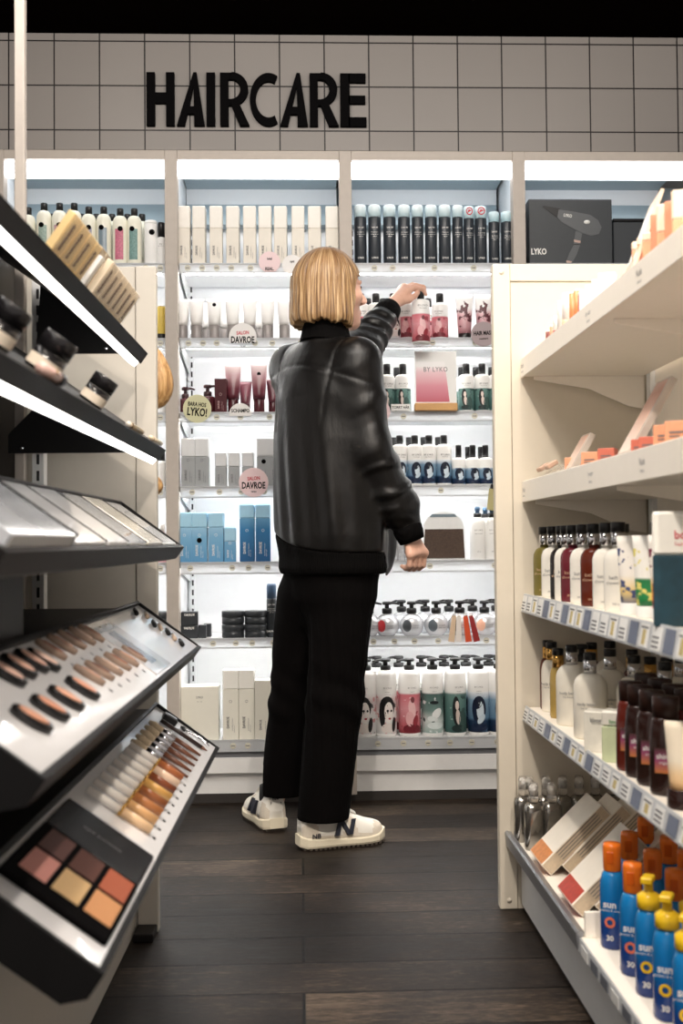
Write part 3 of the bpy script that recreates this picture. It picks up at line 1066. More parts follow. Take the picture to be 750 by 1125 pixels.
# second shelf
Hs = .128
for nm in ('pink', 'ink'):
    k_bottle('shelf_' + nm, .0275, Hs, .011, .032, M_pwhite, M_capblack, art(nm, .008, Hs * .62), sh=.012, text='BY LYKO')
    with_picture('shelf_' + nm, nm, .0281, .009, Hs * .6)
for u, nm, lb in ((396, 'pink', 'picture bottle beside the chin, second shelf'), (413, 'ink', 'black and white picture bottle behind the raised cuff'),
                  (432, 'ink', 'black and white portrait bottle under the raised hand'), (447, 'pink', 'pink picture bottle behind the held bottle'),
                  (483, 'pink', 'pink picture bottle standing just beside the held bottle')):
    put('shelf_' + nm, 'shampoo_bottle', lb, 'bottle', (upx(u, u, 350, YR + .042), YR + .042, SZ[1]), random.uniform(-.3, .3), 'picture bottles of the second shelf')
for i, u in enumerate((404, 421, 440, 470)):
    put('shelf_pink', 'shampoo_bottle', f'{ORD[i]} pink picture bottle of the rear rank on the second shelf', 'bottle', (upx(u, u, 350, YR + .12), YR + .12, SZ[1]), .2, 'rear rank of pink picture bottles')
mta = grad('mask_tube', [(0, (60, 40, 46)), (.12, (170, 120, 126)), (.55, (212, 168, 174)), (.7, (240, 238, 238)), (1, (246, 246, 246))], .0, .155, .35,
           spots=[(42, .55, (90, 44, 52), 1.9)])
ktm = k_tube('mask_tube', .06, .156, .022, .022, mta, M_capblack, None, rb=.022)
for i, u in enumerate((510, 531, 548)):
    put(ktm, 'hair_mask_tube', ('white and rose tube left of the grey round card', 'white and rose tube behind the grey round card', 'white and rose tube against the cream gondola')[i], 'tube',
        (upx(u, u, 350, YR + .04), YR + .04, SZ[1]), 0, 'white and rose tubes')

# third shelf
Ht = .132
k_bottle('shelf_teal', .0265, Ht, .0105, .036, M_pwhite, M_capblack, art('teal', .008, Ht * .66), sh=.012, text='BY LYKO')
with_picture('shelf_teal', 'teal', .0271, .010, Ht * .64)
for i, (u, lb) in enumerate(((410, 'teal picture bottle touching the leather sleeve, third shelf'), (425, 'teal picture bottle second from the sleeve, third shelf'),
                             (442.5, 'teal picture bottle left of the pink showcard'), (512, 'teal picture bottle right of the pink showcard'),
                             (529.5, 'teal picture bottle second after the pink showcard'), (545, 'teal picture bottle half behind the gondola, third shelf'))):
    put('shelf_teal', 'shampoo_bottle', lb, 'bottle', (upx(u, u, 430, YR + .042), YR + .042, SZ[2]), random.uniform(-.3, .3), 'teal picture bottles')
for i, u in enumerate((417, 436, 507, 523, 540)):
    put('shelf_teal', 'shampoo_bottle', f'{ORD[i]} teal picture bottle of the rear rank, third shelf', 'bottle', (upx(u, u, 430, YR + .12), YR + .12, SZ[2]), 0, 'rear rank of teal picture bottles')
t = thing('showcard', 'pink and white upright showcard reading BY LYKO in a wooden foot', 'sign', (upx(455, 502, 430, YR - .01), YR - .012, SZ[2] + .002))
mcd = grad('showcard_print', [(0, (190, 88, 106)), (.5, (222, 150, 164)), (.85, (240, 206, 212)), (.98, (246, 238, 238)), (1, (246, 244, 244))], .02, .15, .45)
part('card', MB().box(-.07, .07, 0, .003, .012, .2, .0006), M_pwhite, t)
part('picture', MB().prism([(-.066, .03), (.046, .03), (.03, .165), (-.066, .165)], -.0008, 0), mcd, t)
part('lettering', add_text(MB(), 'BY LYKO', .0165, 0, .14, -.0014, .84, 0, .0, 1.1), M_inkgrey, t)
part('foot', MB().box(-.071, .071, -.012, .03, 0, .0255, .002), mat('foot_wood', (206, 160, 104), .5, var=.1, vscale=30), t)
t = thing('shelf_card', 'small white card reading TORRT HÅR before the teal bottles', 'sign', (P(440, 447, Y=YR - .006).x, YR - .006, P(440, 450, Y=YR).z))
part('card', MB().box(-.032, .032, 0, .0012, -.004, .018), M_pwhite, t)
part('lettering', add_text(MB(), 'TORRT HÅR', .009, 0, .007, -.0006, .85, 0, .02), M_ink, t)

# fourth shelf
Hf = .142
k_bottle('shelf_blue', .0255, Hf, .0105, .03, M_pwhite, M_capblack, art('blue', .008, Hf * .62), sh=.010, text='BY LYKO')
with_picture('shelf_blue', 'blue', .0261, .010, Hf * .6)
k_bottle('shelf_blue_small', .0235, .096, .009, .036, M_pwhite, M_capblack, art('blue', .006, .064), sh=.010, collar=(.006, M_capblack))
with_picture('shelf_blue_small', 'blue', .0241, .007, .062)
for i, (u, lb) in enumerate(((424, 'blue picture bottle half hidden by the sleeve, fourth shelf'), (439, 'blue picture bottle with a cameo, next to the sleeve'),
                             (455.5, 'blue picture bottle third along from the sleeve'), (471, 'blue picture bottle fourth along from the sleeve'), (487.5, 'tall blue picture bottle next to the small ones'))):
    put('shelf_blue', 'shampoo_bottle', lb, 'bottle', (upx(u, u, 505, YR + .042), YR + .042, SZ[3]), random.uniform(-.3, .3), 'tall blue picture bottles')
for i, u in enumerate((503.5, 519, 533, 547)):
    put('shelf_blue_small', 'shampoo_bottle', f'{ORD[i]} small blue picture bottle after the tall ones, fourth shelf', 'bottle', (upx(u, u, 505, YR + .042), YR + .042, SZ[3]), random.uniform(-.3, .3), 'small blue picture bottles')
for i, u in enumerate((433, 449.5, 465.5, 481.5)):
    put('shelf_blue', 'shampoo_bottle', f'{ORD[i]} blue picture bottle of the rear rank, fourth shelf', 'bottle', (upx(u, u, 505, YR + .11), YR + .11, SZ[3]), 0, 'rear rank of blue picture bottles')
for i, u in enumerate((514, 528)):
    put('shelf_blue_small', 'shampoo_bottle', f'{ORD[i]} small blue picture bottle of the rear rank', 'bottle', (upx(u, u, 505, YR + .11), YR + .11, SZ[3]), 0, 'rear rank of small blue bottles')

# fifth shelf: arched mirror, sprays, small goods by the hand
t = thing('arched_display', 'arched white display board with a dark brown lower half on the fifth shelf', 'display', (upx(464, 511, 590, YR + .03), YR + .03, SZ[4]))
ww = .071
pts = [(-ww * 1.02, .006), (ww, .006), (ww * .97, .11)] + [(ww * .97 * math.cos(PI * k / 16), .11 + .055 * math.sin(PI * k / 16)) for k in range(1, 16)] + [(-ww * .95, .11)]
part('board', MB().prism(pts, 0, .006), mat('board_white', (232, 234, 234), .25), t)
part('brown_panel', MB().prism([(-ww * 1.0, .008), (ww * .985, .008), (ww * .92, .106), (-ww * .9, .106)], -.002, 0),
     mat('board_brown', (72, 56, 46), .6, var=.25, vscale=160, bump=.3, bscale=300), t)
part('grey_band', MB().prism([(-ww * .68, .147), (ww * .64, .147), (ww * .52, .157), (-ww * .55, .157)], -.0015, 0), mat('band_grey', (120, 136, 146), .3), t)
part('base', MB().box(-ww, ww, -.004, .03, 0, .006, .001), M_clear, t)
kq = k_spray('white_spray', .0255, .145, M_pwhite, M_capblack, mat('spray_blue', (74, 104, 134), .4), None, 'BY LYKO')
for i, (u, y) in enumerate(((524.5, .042), (540.5, .042), (533, .12), (548, .12))):
    put(kq, 'spray_bottle', f'white spray bottle with a blue nozzle, {("front rank, beside the arched board", "front rank, against the gondola", "rear rank, beside the arched board", "rear rank, against the gondola")[i]}', 'bottle',
        (upx(u, u, 590, YR + y), YR + y, SZ[4]))
ksm = k_bottle('hand_small', .012, .07, .007, .022, mat('stripe_grey', (170, 172, 176), .3, var=.3, vscale=90), M_capblack, sh=.01)
for i, u in enumerate((433, 440, 447)):
    put(ksm, 'serum_bottle', f'{ORD[i]} little grey serum bottle behind the lowered hand', 'bottle', (upx(u, u, 600, YR + .05), YR + .05, SZ[4]), 0, 'little grey serum bottles')

# sixth shelf: round pump bottles
mround = mat('round_silver', (206, 208, 212), .22, metal=.35, var=.02)
DOT = {'red': (180, 50, 56), 'charcoal': (70, 74, 78), 'slate': (84, 92, 98), 'peach': (224, 176, 152)}
for nm, rgb in DOT.items():
    r = .041
    body = MB().lathe([(r * .55, 0)] + [(r * math.sin(a), r * .84 - r * math.cos(a)) for a in [math.radians(x) for x in range(34, 165, 10)]] + [(.012, r * 1.83)], 26)
    el = MB()
    M = Matrix.Translation((0, 0, r * .84)) @ Matrix.Rotation(math.radians(-28), 4, 'Z')
    rings = []
    for k in range(5):
        rr = .020 * (1 - k / 4) + 1e-4
        rings.append([M @ Vector((rr * math.cos(2 * PI * i / 20) * .8, -math.sqrt(max(0, (r + .0006) ** 2 - (rr ** 2) * (.64 * math.cos(2 * PI * i / 20) ** 2 + math.sin(2 * PI * i / 20) ** 2))), rr * math.sin(2 * PI * i / 20))) for i in range(20)])
    el.loft(rings, cap=False)
    tx = MB()
    add_text(tx, 'round', .006, .012, r * .9, -r - .0006)
    add_text(tx, 'body care', .004, .012, r * .7, -r - .0006)
    define('round_' + nm, [('bottle', body, mround), ('colour_patch', el, mat('patch_' + nm, rgb, .3)),
                           ('collar', MB().lathe([(.015, r * 1.82), (.017, r * 1.86), (.017, r * 1.86 + .014), (.013, r * 1.86 + .017)], 18), M_capblack),
                           ('pump', pump_mb(r * 1.86 + .015, .026, (1, -.3)), M_capblack), ('lettering', tx, M_inkgrey)])
for u, nm, lb in ((405, 'red', 'red patched round pump bottle half behind the trousers'), (425, 'red', 'round silver pump bottle with a red patch'), (452, 'charcoal', 'round silver pump bottle with a charcoal patch'),
                  (479, 'slate', 'round silver pump bottle with a slate patch'), (505, 'charcoal', 'round silver pump bottle behind the red hanging tags'), (532, 'peach', 'round silver pump bottle with a peach patch, by the gondola')):
    put('round_' + nm, 'round_pump_bottle', lb, 'bottle', (upx(u, u, 685, YR + .06), YR + .06, SZ[5]), random.uniform(-.15, .15), 'round silver pump bottles')
for i, u in enumerate((441, 467, 493, 519, 545)):
    put('round_' + ('charcoal', 'slate')[i % 2], 'round_pump_bottle', f'{ORD[i]} round pump bottle of the rear rank, sixth shelf', 'bottle', (upx(u, u, 685, YR + .16), YR + .16, SZ[5]), 2.6, 'rear rank of round pump bottles')
for i, (u, rgb, tl) in enumerate(((499, (216, 190, 160), .12), (504, (232, 226, 220), .02), (511, (214, 82, 44), -.12), (517, (150, 40, 40), -.22))):
    c = P(u, 690, Y=YR - .012)
    t = thing('hanging_tag', f'{("sand", "white", "orange", "dark red")[i]} long tag hanging over the round bottles on the sixth shelf', 'tag', (c.x, YR - .01 - .003 * i, P(505, 676, Y=YR).z), (0, tl, 0), 'long tags on the sixth shelf')
    part('tag', MB().prism([(-.007, 0), (.007, 0), (.0105, -.088), (-.0105, -.088)], 0, .002), mat(f'tag_{i}', rgb, .5), t)
    part('clip', MB().box(-.006, .006, -.001, .003, -.004, .008, .001), M_clear, t)

# lowest shelf: big pump bottles
Hp = .222
for nm in ART:
    k_pump('big_' + nm, .0365, Hp, M_pwhite, art(nm, .012, Hp * .66), (.055, .66), out=(-1, -.35) if nm in ('pink', 'ink') else (1, -.3), sh=.016, text='BY LYKO', neck=.36)
    with_picture('big_' + nm, nm, .037, .014, Hp * .64)
for u, nm, lb in ((402, 'ink', 'big black and white picture pump bottle against the trousers'), (423.5, 'ink', 'big pump bottle with a black haired portrait on pink'), (449.5, 'pink', 'big pump bottle with a pink picture'),
                  (475, 'lake', 'big pump bottle with a pale lake picture'), (500, 'teal', 'big pump bottle with a dark green picture'), (525.5, 'blue', 'big pump bottle with a blue cameo picture'),
                  (548, 'blue', 'big blue pump bottle cut by the gondola edge')):
    put('big_' + nm, 'pump_bottle', lb, 'bottle', (upx(u, u, 770, YR + .055), YR + .055, SZ[6]), random.uniform(-.3, .3), 'big picture pump bottles')
for i, (u, nm) in enumerate(((414, 'ink'), (438, 'pink'), (463, 'lake'), (488, 'teal'), (512, 'blue'), (537, 'blue'))):
    put('big_' + nm, 'pump_bottle', f'{ORD[i]} big pump bottle of the rear rank, lowest shelf', 'bottle', (upx(u, u, 770, YR + .14), YR + .14, SZ[6]), random.uniform(-.5, .5), 'rear rank of big pump bottles')

# --- bay behind the stand: white bottles with coloured bands
SW = [(31, 'pearl', (212, 206, 190)), (48.5, 'sage', (150, 170, 160)), (65.5, 'rose', (190, 150, 160)), (81.5, 'steel', (110, 130, 146)), (97.5, 'lilac', (150, 150, 172)),
      (114, 'grey', (160, 164, 176)), (132, 'raspberry', (196, 112, 134)), (147.5, 'jade', (112, 146, 142))]
mcr = mat('bottle_ivory', (232, 230, 214), .35, var=.01)
for i, (u, nm, rgb) in enumerate(SW):
    hh = (.175, .19, .19, .19, .178, .178, .172, .172)[i]
    r = .0255
    k_bottle('sal_' + nm, r, hh, .011, .026, mcr, M_capblack, None, sh=.03, round_sh=True, capr=.0115)
    t = put('sal_' + nm, 'styling_bottle', f'ivory bottle with a {nm} label band, on the top shelf over the stand', 'bottle', (upx(u, u, 255, YR + .045), YR + .045, SZ[0]), 0, 'ivory bottles with coloured bands')
    a0 = -PI / 2
    lb = MB()
    n = 8
    pts0, pts1 = [], []
    for k in range(n + 1):
        a = a0 - .55 + 1.1 * k / n
        pts0.append(((r + .0007) * math.cos(a), (r + .0007) * math.sin(a), .02))
        pts1.append(((r + .0007) * math.cos(a), (r + .0007) * math.sin(a), hh * .72))
    lb.add(pts0 + pts1, [(k, k + 1, k + n + 2, k + n + 1) for k in range(n)], True)
    part('label_band', lb, mat('band_' + nm, rgb, .5, var=.28, vscale=220), t)
    part('emblem', MB().disc(.0085, .0012, 18, Matrix.Translation((.004 * (-1) ** i, -r - .0016, hh * .72))), M_ink, t)
for i, u in enumerate((57, 73.5, 89.5, 106, 123, 140, 156)):
    put('sal_pearl', 'styling_bottle', f'{ORD[i]} ivory bottle of the rear rank over the stand', 'bottle', (upx(u, u, 255, YR + .12), YR + .12, SZ[0]), 0, 'rear rank of ivory bottles')
kwc = k_can('white_can', .0225, .155, .012, M_pwhite, M_pwhite, None)
t = put(kwc, 'styling_can', 'white can with a black emblem at the row end, top shelf over the stand', 'can', (upx(159, 172.5, 262, YR + .04), YR + .04, SZ[0]))
part('emblem', MB().disc(.0095, .0012, 18, Matrix.Translation((.006, -.0238, .112))), M_ink, t)
kbw = k_bottle('salt_bottle', .0165, .098, .0105, .05, M_pwhite, M_capblack, sh=.01, text='dry', fs=.005)
put(kbw, 'styling_bottle', 'small white bottle with a tall black cap beside the post', 'bottle', (upx(173, 181.5, 270, YR + .035), YR + .035, SZ[0]))
ky = k_bottle('yellow_bottle', .0165, .115, .013, .004, mat('yellow_print', (214, 186, 84), .4, var=.1), M_pwhite, None, sh=.006, base='bottle')
t = put(ky, 'styling_bottle', 'yellow printed bottle in the gap beside the stand, second shelf', 'bottle', (upx(172, 182, 350, YR + .035), YR + .035, SZ[1]))
part('foot_band', MB().lathe([(.0168, .001), (.0168, .022)], 20, cap=False), M_capblack, t)
kwg = k_bottle('gap_white', .018, .11, .009, .03, M_pwhite, mat('cap_aqua', (120, 180, 200), .4), sh=.012)
put(kwg, 'styling_bottle', 'white bottle with an aqua cap in the gap, third shelf', 'bottle', (upx(174, 182, 430, YR + .035), YR + .035, SZ[2]))
put(k_bottle('gap_black', .018, .09, .009, .03, M_pwhite, M_capblack, sh=.012), 'styling_bottle', 'white bottle with a black cap in the gap, fourth shelf', 'bottle', (upx(174, 182, 510, YR + .035), YR + .035, SZ[3]))
put(k_bottle('gap_pink', .018, .1, .009, .03, mat('gap_pinkm', (226, 178, 186), .4), M_pwhite, sh=.012), 'styling_bottle', 'pale pink bottle in the gap, fifth shelf', 'bottle', (upx(174, 182, 590, YR + .035), YR + .035, SZ[4]))
for z in (0, 1):
    put(kj, 'hair_wax_jar', f'{("lower", "upper")[z]} charcoal jar in the gap left of the post, sixth shelf', 'jar', (upx(172, 180, 685, YR + .05), YR + .05, SZ[5] + z * .0455))
put(k_jar('gap_peach', .034, .06, mat('jar_peach', (226, 172, 132), .4), M_capblack), 'hair_wax_jar', 'peach jar with a black lid in the gap, lowest shelf', 'jar', (upx(172, 180, 790, YR + .05), YR + .05, SZ[6]))

# --- bay behind the gondola: dryer boxes on the top shelf
x0, x1 = P(581, 260, Y=YR + .01).x, P(672.5, 260, Y=YR + .01).x
zt = P(620, 218.5, Y=YR + .01).z
mdk = mat('carton_black_slate', (58, 62, 66), .45, var=.05)
t = thing('hair_dryer_box', 'large charcoal box printed with a hair dryer, top shelf by the gondola', 'box', ((x0 + x1) / 2, YR + .012, SZ[0]))
w2, hh = (x1 - x0) / 2, zt - SZ[0]
part('carton', MB().box(-w2, w2, 0, .11, 0, hh, .002), mdk, t)
sx_ = lambda u: P(u, 260, Y=YR + .01).x - (x0 + x1) / 2
sz_ = lambda v: P(625, v, Y=YR + .01).z - SZ[0]
pr = MB()
PL = lambda pts, y: pr.prism([(sx_(550 + a * .26667), sz_(180 + b * .26667)) for a, b in pts], y, y + .0008)
PL([(240, 188), (300, 196), (370, 210), (402, 232), (416, 262), (404, 288), (372, 296), (330, 284), (290, 262), (250, 238), (234, 220)], -.0016)
PL([(308, 276), (336, 284), (326, 330), (300, 330)], -.0016)
PL([(300, 334), (326, 334), (312, 372), (296, 402), (270, 398), (282, 366)], -.0016)
pr.cur = 1
PL([(172, 176), (180, 172), (246, 184), (240, 226), (222, 214)], -.0014)
PL([(300, 330), (326, 330), (326, 334), (300, 334)], -.0018)
pr.cur = 2
PL([(300, 312), (328, 317), (327, 326), (302, 322)], -.0026)
PL([(268, 398), (292, 402), (288, 408), (268, 408)], -.0026)
part('printed_dryer', pr, [mat('print_dryer', (92, 95, 98), .4), mat('print_dryer_nozzle', (24, 25, 27), .4), mat('print_copper', (196, 168, 156), .4)], t)
lt = MB()
add_text(lt, 'LYKO', .021, sx_(550 + 156 * .26667), sz_(180 + 360 * .26667), -.0014, .72, 0, .03)
add_text(lt, 'LYKO', .011, sx_(550 + 277 * .26667), sz_(180 + 213 * .26667), -.003, .75, -.15, .02)
part('lettering', lt, M_inkwhite, t)
part('badge', MB().lathe([(.0085, -.0006), (.0085, .0004)], 20, 1.25, .8, M=Matrix.Translation((sx_(550 + 355 * .26667), -.003, sz_(180 + 240 * .26667))) @ Matrix.Rotation(PI / 2, 4, 'X')), M_inkwhite, t)
x0, x1 = P(673.5, 260, Y=YR + .03).x, P(722, 260, Y=YR + .03).x
t = thing('hair_dryer_box', 'plain black box with a raised lid beside the printed dryer box', 'box', ((x0 + x1) / 2, YR + .03, SZ[0]))
hh = P(690, 240, Y=YR + .03).z - SZ[0]
part('carton', MB().box(-(x1 - x0) / 2, (x1 - x0) / 2, 0, .12, 0, hh - .012, .002), mdk, t)
part('lid', MB().box(-(x1 - x0) / 2 - .0015, (x1 - x0) / 2 + .0015, -.0015, .122, hh - .0115, hh, .002), M_capblack, t)

# --- round cards on the rails
mpk = mat('card_pink', (238, 212, 214), .5, var=.01)
mwh = mat('card_white', (238, 236, 234), .5, var=.01)
mgr = mat('card_palegreen', (208, 206, 168), .5, var=.02)
mgy = mat('card_mauve', (168, 152, 154), .5, var=.02)
DAV = [('SALON', .012, .014, 1, .8, .06), ('DAVROE', .022, -.009, 0, .66, 0), ('vegan', .006, -.03, 0, 1, 0)]
for key, u, v, r, lines, m, cut, lb in (
        ('card_a', 296, 288, .036, [('lokal', .008, .012, 0, .8, 0), ('REAL.', .011, -.022, 0, .8, 0)], mpk, -.032, 'pale pink round card on the top rail behind the person'),
        ('card_b', 321, 291, .034, [('nytt', .008, .012, 0, .8, 0)], mwh, -.03, 'white round card on the top rail beside the hair'),
        ('card_c', 266.5, 370, .046, DAV, mwh, -.02, 'white round card reading DAVROE, second shelf rail'),
        ('card_d', 216.5, 449, .047, [('BARA HOS', .014, .015, 0, .66, -.1), ('LYKO!', .027, -.01, 0, .64, -.1)], mgr, None, 'pale green round card reading BARA HOS LYKO'),
        ('card_e', 264, 455, .037, [('SCHAMPO', .012, .012, 0, .8, 0)], mwh, -.006, 'white half round card before the maroon tubes'),
        ('card_f', 278.5, 530, .049, DAV, mpk, None, 'pink round card reading DAVROE, fourth shelf rail'),
        ('card_g', 531, 367, .042, [('HAIR MASK', .014, .004, 0, .68, .06), ('moisture', .006, -.015, 0, 1, .06)], mgy, None, 'mauve grey round card reading HAIR MASK'),
        ('card_h', 415.5, 452, .04, [('nytt', .008, .012, 0, .8, 0)], mpk, -.026, 'pale pink round card beside the leather sleeve, third rail')):
    k_sign(key, r, lines, m, cut)
    c = P(u, v, Y=YR - .012)
    put(key, 'shelf_card', lb, 'sign', (c.x, YR - .012, c.z), group='round cards on the shelf rails')
# cards that stand out from the shelf edge by the gondola
t = thing('shelf_card', 'small olive tag tilted on the shelf edge against the gondola', 'sign', (P(541, 549, Y=YR - .03).x, YR - .03, P(541, 549, Y=YR - .03).z), (0, .12, 0))
part('card', MB().box(-.016, .016, 0, .002, -.036, .036, .0008), mat('card_olive', (176, 168, 120), .5), t)
part('clip', MB().box(-.010, .010, -.001, .02, .036, .052, .002), M_capblack, t)
# ------------------------------------------------------------------ the cream gondola on the right
YE = P(553, 999, Z=0).y                       # its end panel
XF = P(571, 408, Y=YE).x                      # shelf fronts
XK = XF + .305                                # its back panel
YN = 0.95                                     # near end of the shelves
gon = thing('shop_gondola', 'cream shop gondola with long shelves of bottles and boxes beside the aisle', 'shelving')
gtop = P(600, 290, Y=YE).z
xe0 = P(545, 620, Y=YE).x
ep = MB().box(xe0, xe0 + .62, YE + .012, YE + .032, 0.0, gtop, .002)
ep.box(xe0, xe0 + .041, YE, YE + .012, 0.0, gtop, .0015)
ep.box(xe0 + .0415, xe0 + .62, YE, YE + .012, gtop - .041, gtop, .0015)
ep.box(xe0 + .0425, xe0 + .62, YE + .004, YE + .012, 0.0, gtop - .042)
for zz in (gtop - .02, .02):
    ep.lathe([(.006, 0), (.006, .0012)], 16, M=Matrix.Translation((xe0 + .021, YE + .0005, zz)) @ Matrix.Rotation(PI / 2, 4, 'X'))
part('end_panel', ep, M_cream, gon)
part('back_panel', MB().box(XK, XK + .025, YN, YE, 0.08, gtop, .001), M_shelfcream, gon)
bs = MB()
for k in range(4):
    y = YE - .03 - k * .69
    if y > YN:
        bs.box(XK - .012, XK - .0005, y - .03, y, .12, gtop - .02)
part('slotted_upright', bs, M_plinth, gon)
RV = [(397, 416), (530.5, 552), (652, 672), (775, 791)]
GZ = []
for k, (a, b) in enumerate(RV):
    z1, z0 = P(571, a, Y=YE).z, P(571, b, Y=YE).z
    GZ.append(z1 - .004)
    sh = MB().box(XF + .006, XK - .0125, YN, YE - .004, z0 + .004 if k < 2 else z1 - .022, z1 - .004, .001)
    s = part('shelf', sh, M_shelfcream, gon)
    if k < 2:
        fr = MB().box(XF, XF + .0055, YN, YE - .004, z0, z1 + .003, .001)
        part('front_lip', fr, M_shelfcream, s)
        tx = MB()
        for yy, tt in ((YE - .03, 'Nude'), (2.03, 'by tester'), (1.72, 'Nude'), (1.45, 'by tester')):
            M = Matrix(((0, 1, 0, XF - .0006), (-1, 0, 0, yy), (0, 0, 1, (z0 + z1) / 2), (0, 0, 0, 1)))
            add_text(tx, tt, .012 if 'N' in tt else .009, 0, .006, 0, .8, M=M)
            add_text(tx, 'make up', .006, 0, -.008, 0, .8, M=M)
        part('lettering', tx, M_inkgrey, s)
    else:
        fr = MB()
        fr.prism([(0, 0), (.003, 0), (.011, z1 - z0), (.008, z1 - z0)], YN, YE - .004, Matrix.Translation((XF - .006, 0, z0)))
        part('price_rail', fr, M_rail, s)
        pat = [1, 1, 0, 1, 2, 0, 1, 2, 0, 0, 2]
        y = YE - .03
        ti = 0
        while y > 1.3:
            c = pat[ti % len(pat)]
            w = .042
            hh = z1 - z0
            tg = MB()
            tg.cur = 0
            tg.box(-w / 2, w / 2, 0, .001, .004, hh - .003)
            if c == 0:
                tg.cur = 1
                tg.box(-.008, .008, -.0006, 0, .008, hh - .012)
                tg.cur = 2
                tg.box(-w / 2 + .004, w / 2 - .004, -.0006, 0, hh - .010, hh - .007)
            elif c == 1:
                tg.cur = 2
                for q in range(3):
                    tg.box(-w / 2 + .004, w / 2 - .008, -.0006, 0, .008 + q * .007, .011 + q * .007)
            me = tg.mesh('price_tag', [mat('tag_blue', (104, 112, 132), .4) if c == 2 else M_pwhite, mat('tag_thumb', (196, 178, 120), .4), M_inkgrey])
            o = link('price_tag', me, s, (XF - .0075, y, z0))
            o.rotation_euler = (-math.atan2(.008, hh), 0, -PI / 2)
            y -= .058
            ti += 1
    for yy in (YE - .012, YE - .70, YE - 1.39):
        bm_ = MB().prism([(XF + .03, 0), (XF + .03, -.008), (XF + .16, -.03), (XK - .05, -.072), (XK - .0125, -.078), (XK - .0125, 0)], yy - .004, yy,
                         Matrix.Translation((0, 0, (z0 + .0035) if k < 2 else z1 - .0225)))
        part('bracket', bm_, M_shelfcream, s)
# base deck
XD = P(555.5, 914, Y=YE).x
zd1 = P(555.5, 914, Y=YE).z
ZD = zd1 - .008
dk = part('base_deck', MB().box(XD + .006, XK - .0005, YN, YE - .002, ZD - .02, ZD, .001), M_shelfcream, gon)
lp = MB().prism([(0, 0), (.004, 0), (.012, .031), (.001, .034), (-.003, .03)], 1.98, YE - .002, Matrix.Translation((XD, 0, ZD - .022)))
part('front_lip', lp, M_railgrey, dk)
lp = MB().prism([(0, 0), (.004, 0), (.006, .022), (.002, .0235)], YN, 1.975, Matrix.Translation((XD, 0, ZD - .022)))
part('price_rail', lp, M_rail, dk)
part('bin_divider', MB().box(XD + .012, XK - .02, 1.974, 1.982, ZD + .0002, ZD + .045, .001), M_shelfcream, dk)
for i in range(14):
    y = 1.93 - i * .062
    tg = MB().box(-.021, .021, 0, .001, 0, .018)
    o = link('price_tag', tg.mesh('price_tag', mat('tag_slate', (104, 108, 118), .4) if i % 3 else M_pwhite), dk, (XD - .0015, y, ZD - .0205))
    o.rotation_euler = (0, 0, -PI / 2)
part('plinth', MB().box(XD + .035, XD + .05, YN, YE - .002, 0.012, ZD - .0205), M_plinth, gon)
part('kick_board', MB().box(XD + .04, XD + .06, YN, YE - .004, 0.0, 0.012), M_kick, gon)


def gy(u, X):
    return min(P(u, 600, X=X).y, YE - .035)


# --- top shelf: lip colours and peach packs
NP = {'rosewood': (122, 58, 52), 'nude': (206, 150, 120), 'brick': (160, 60, 54), 'orange': (226, 146, 96), 'peach': (236, 178, 148), 'coral': (214, 112, 92)}


def lipstick(key, r, h, rgb, split):
    return define(key, [('bullet_base', MB().lathe([(r, 0), (r, h * split)], 16), mat('lip_' + key, rgb, .3)),
                        ('cap', MB().lathe([(r * .96, h * split + .0002), (r * .96, h - .002), (r * .85, h)], 16), M_pwhite)])


X1 = XF + .028
for i, (u, r, h, rgb, sp_, lb) in enumerate((
        (606, .0075, .042, NP['rosewood'], .9, 'small rosewood lip colour at the far end of the top gondola shelf'), (610.5, .0075, .046, NP['nude'], .9, 'small nude lip colour next to the rosewood one'),
        (615, .009, .058, NP['brick'], .45, 'brick red lip colour with a tall white cap'), (620.5, .010, .08, NP['brick'], .28, 'taller brick red lip tube with a white cap'),
        (627, .012, .085, NP['peach'], .35, 'peach lip gloss with a wide white cap'), (634, .0095, .075, NP['orange'], .95, 'orange lip crayon beside the peach gloss'),
        (639, .0095, .072, NP['orange'], .95, 'orange lip crayon second from the peach gloss'), (643.5, .009, .06, NP['coral'], .9, 'coral lip crayon before the white cartons'))):
    put(lipstick(f'lip{i}', r, h, rgb, sp_), 'lip_colour', lb, 'make-up', (X1, gy(u, X1), GZ[0]), group='lip colours on the top gondola shelf')
kx = k_carton('white_cube', .03, .03, .052, M_pwhite, None, 1)
for i, u in enumerate((650, 657, 664, 672)):
    put(kx, 'powder_carton', f'{ORD[i]} little white carton after the lip colours, top gondola shelf', 'box', (X1, gy(u, X1), GZ[0]), -.4, 'little white cartons')
mpe = mat('pack_peach', (232, 164, 128), .4, var=.05)
mpl = mat('pack_palepeach', (240, 214, 192), .4, var=.04)
t = thing('leaflet_holder', 'tall pale peach showcard leaning on the top gondola shelf', 'sign', (X1 - .006, gy(690, X1), GZ[0]), (0, .36, -.12))
part('card', MB().box(0, .006, -.06, .05, .012, .165, .001), mpl, t)
part('picture', MB().box(-.0008, 0, -.035, .04, .05, .14), M_pwhite, t)
part('foot', MB().box(-.012, .03, -.06, .05, 0, .012, .002), M_clear, t)
ko = k_carton('peach_slim', .02, .02, .078, mpe, mpl, .8)
ko2 = k_carton('peach_tall', .021, .022, .1, mpe, mpl, .55)
ko3 = k_carton('coral_tall', .019, .022, .094, mat('pack_lightcoral', (226, 140, 108), .4, var=.05), None, 1)
for i, (u, k) in enumerate(((706, ko), (712, ko), (718, ko), (727, ko3), (735, ko2), (743, ko3), (752, ko2))):
    put(k, 'palette_carton', f'{ORD[i]} {"slim" if i < 3 else "tall"} peach carton after the showcard, top gondola shelf', 'box', (X1 + .02, gy(u, X1 + .02), GZ[0]), -.35, 'peach cartons on the top gondola shelf')

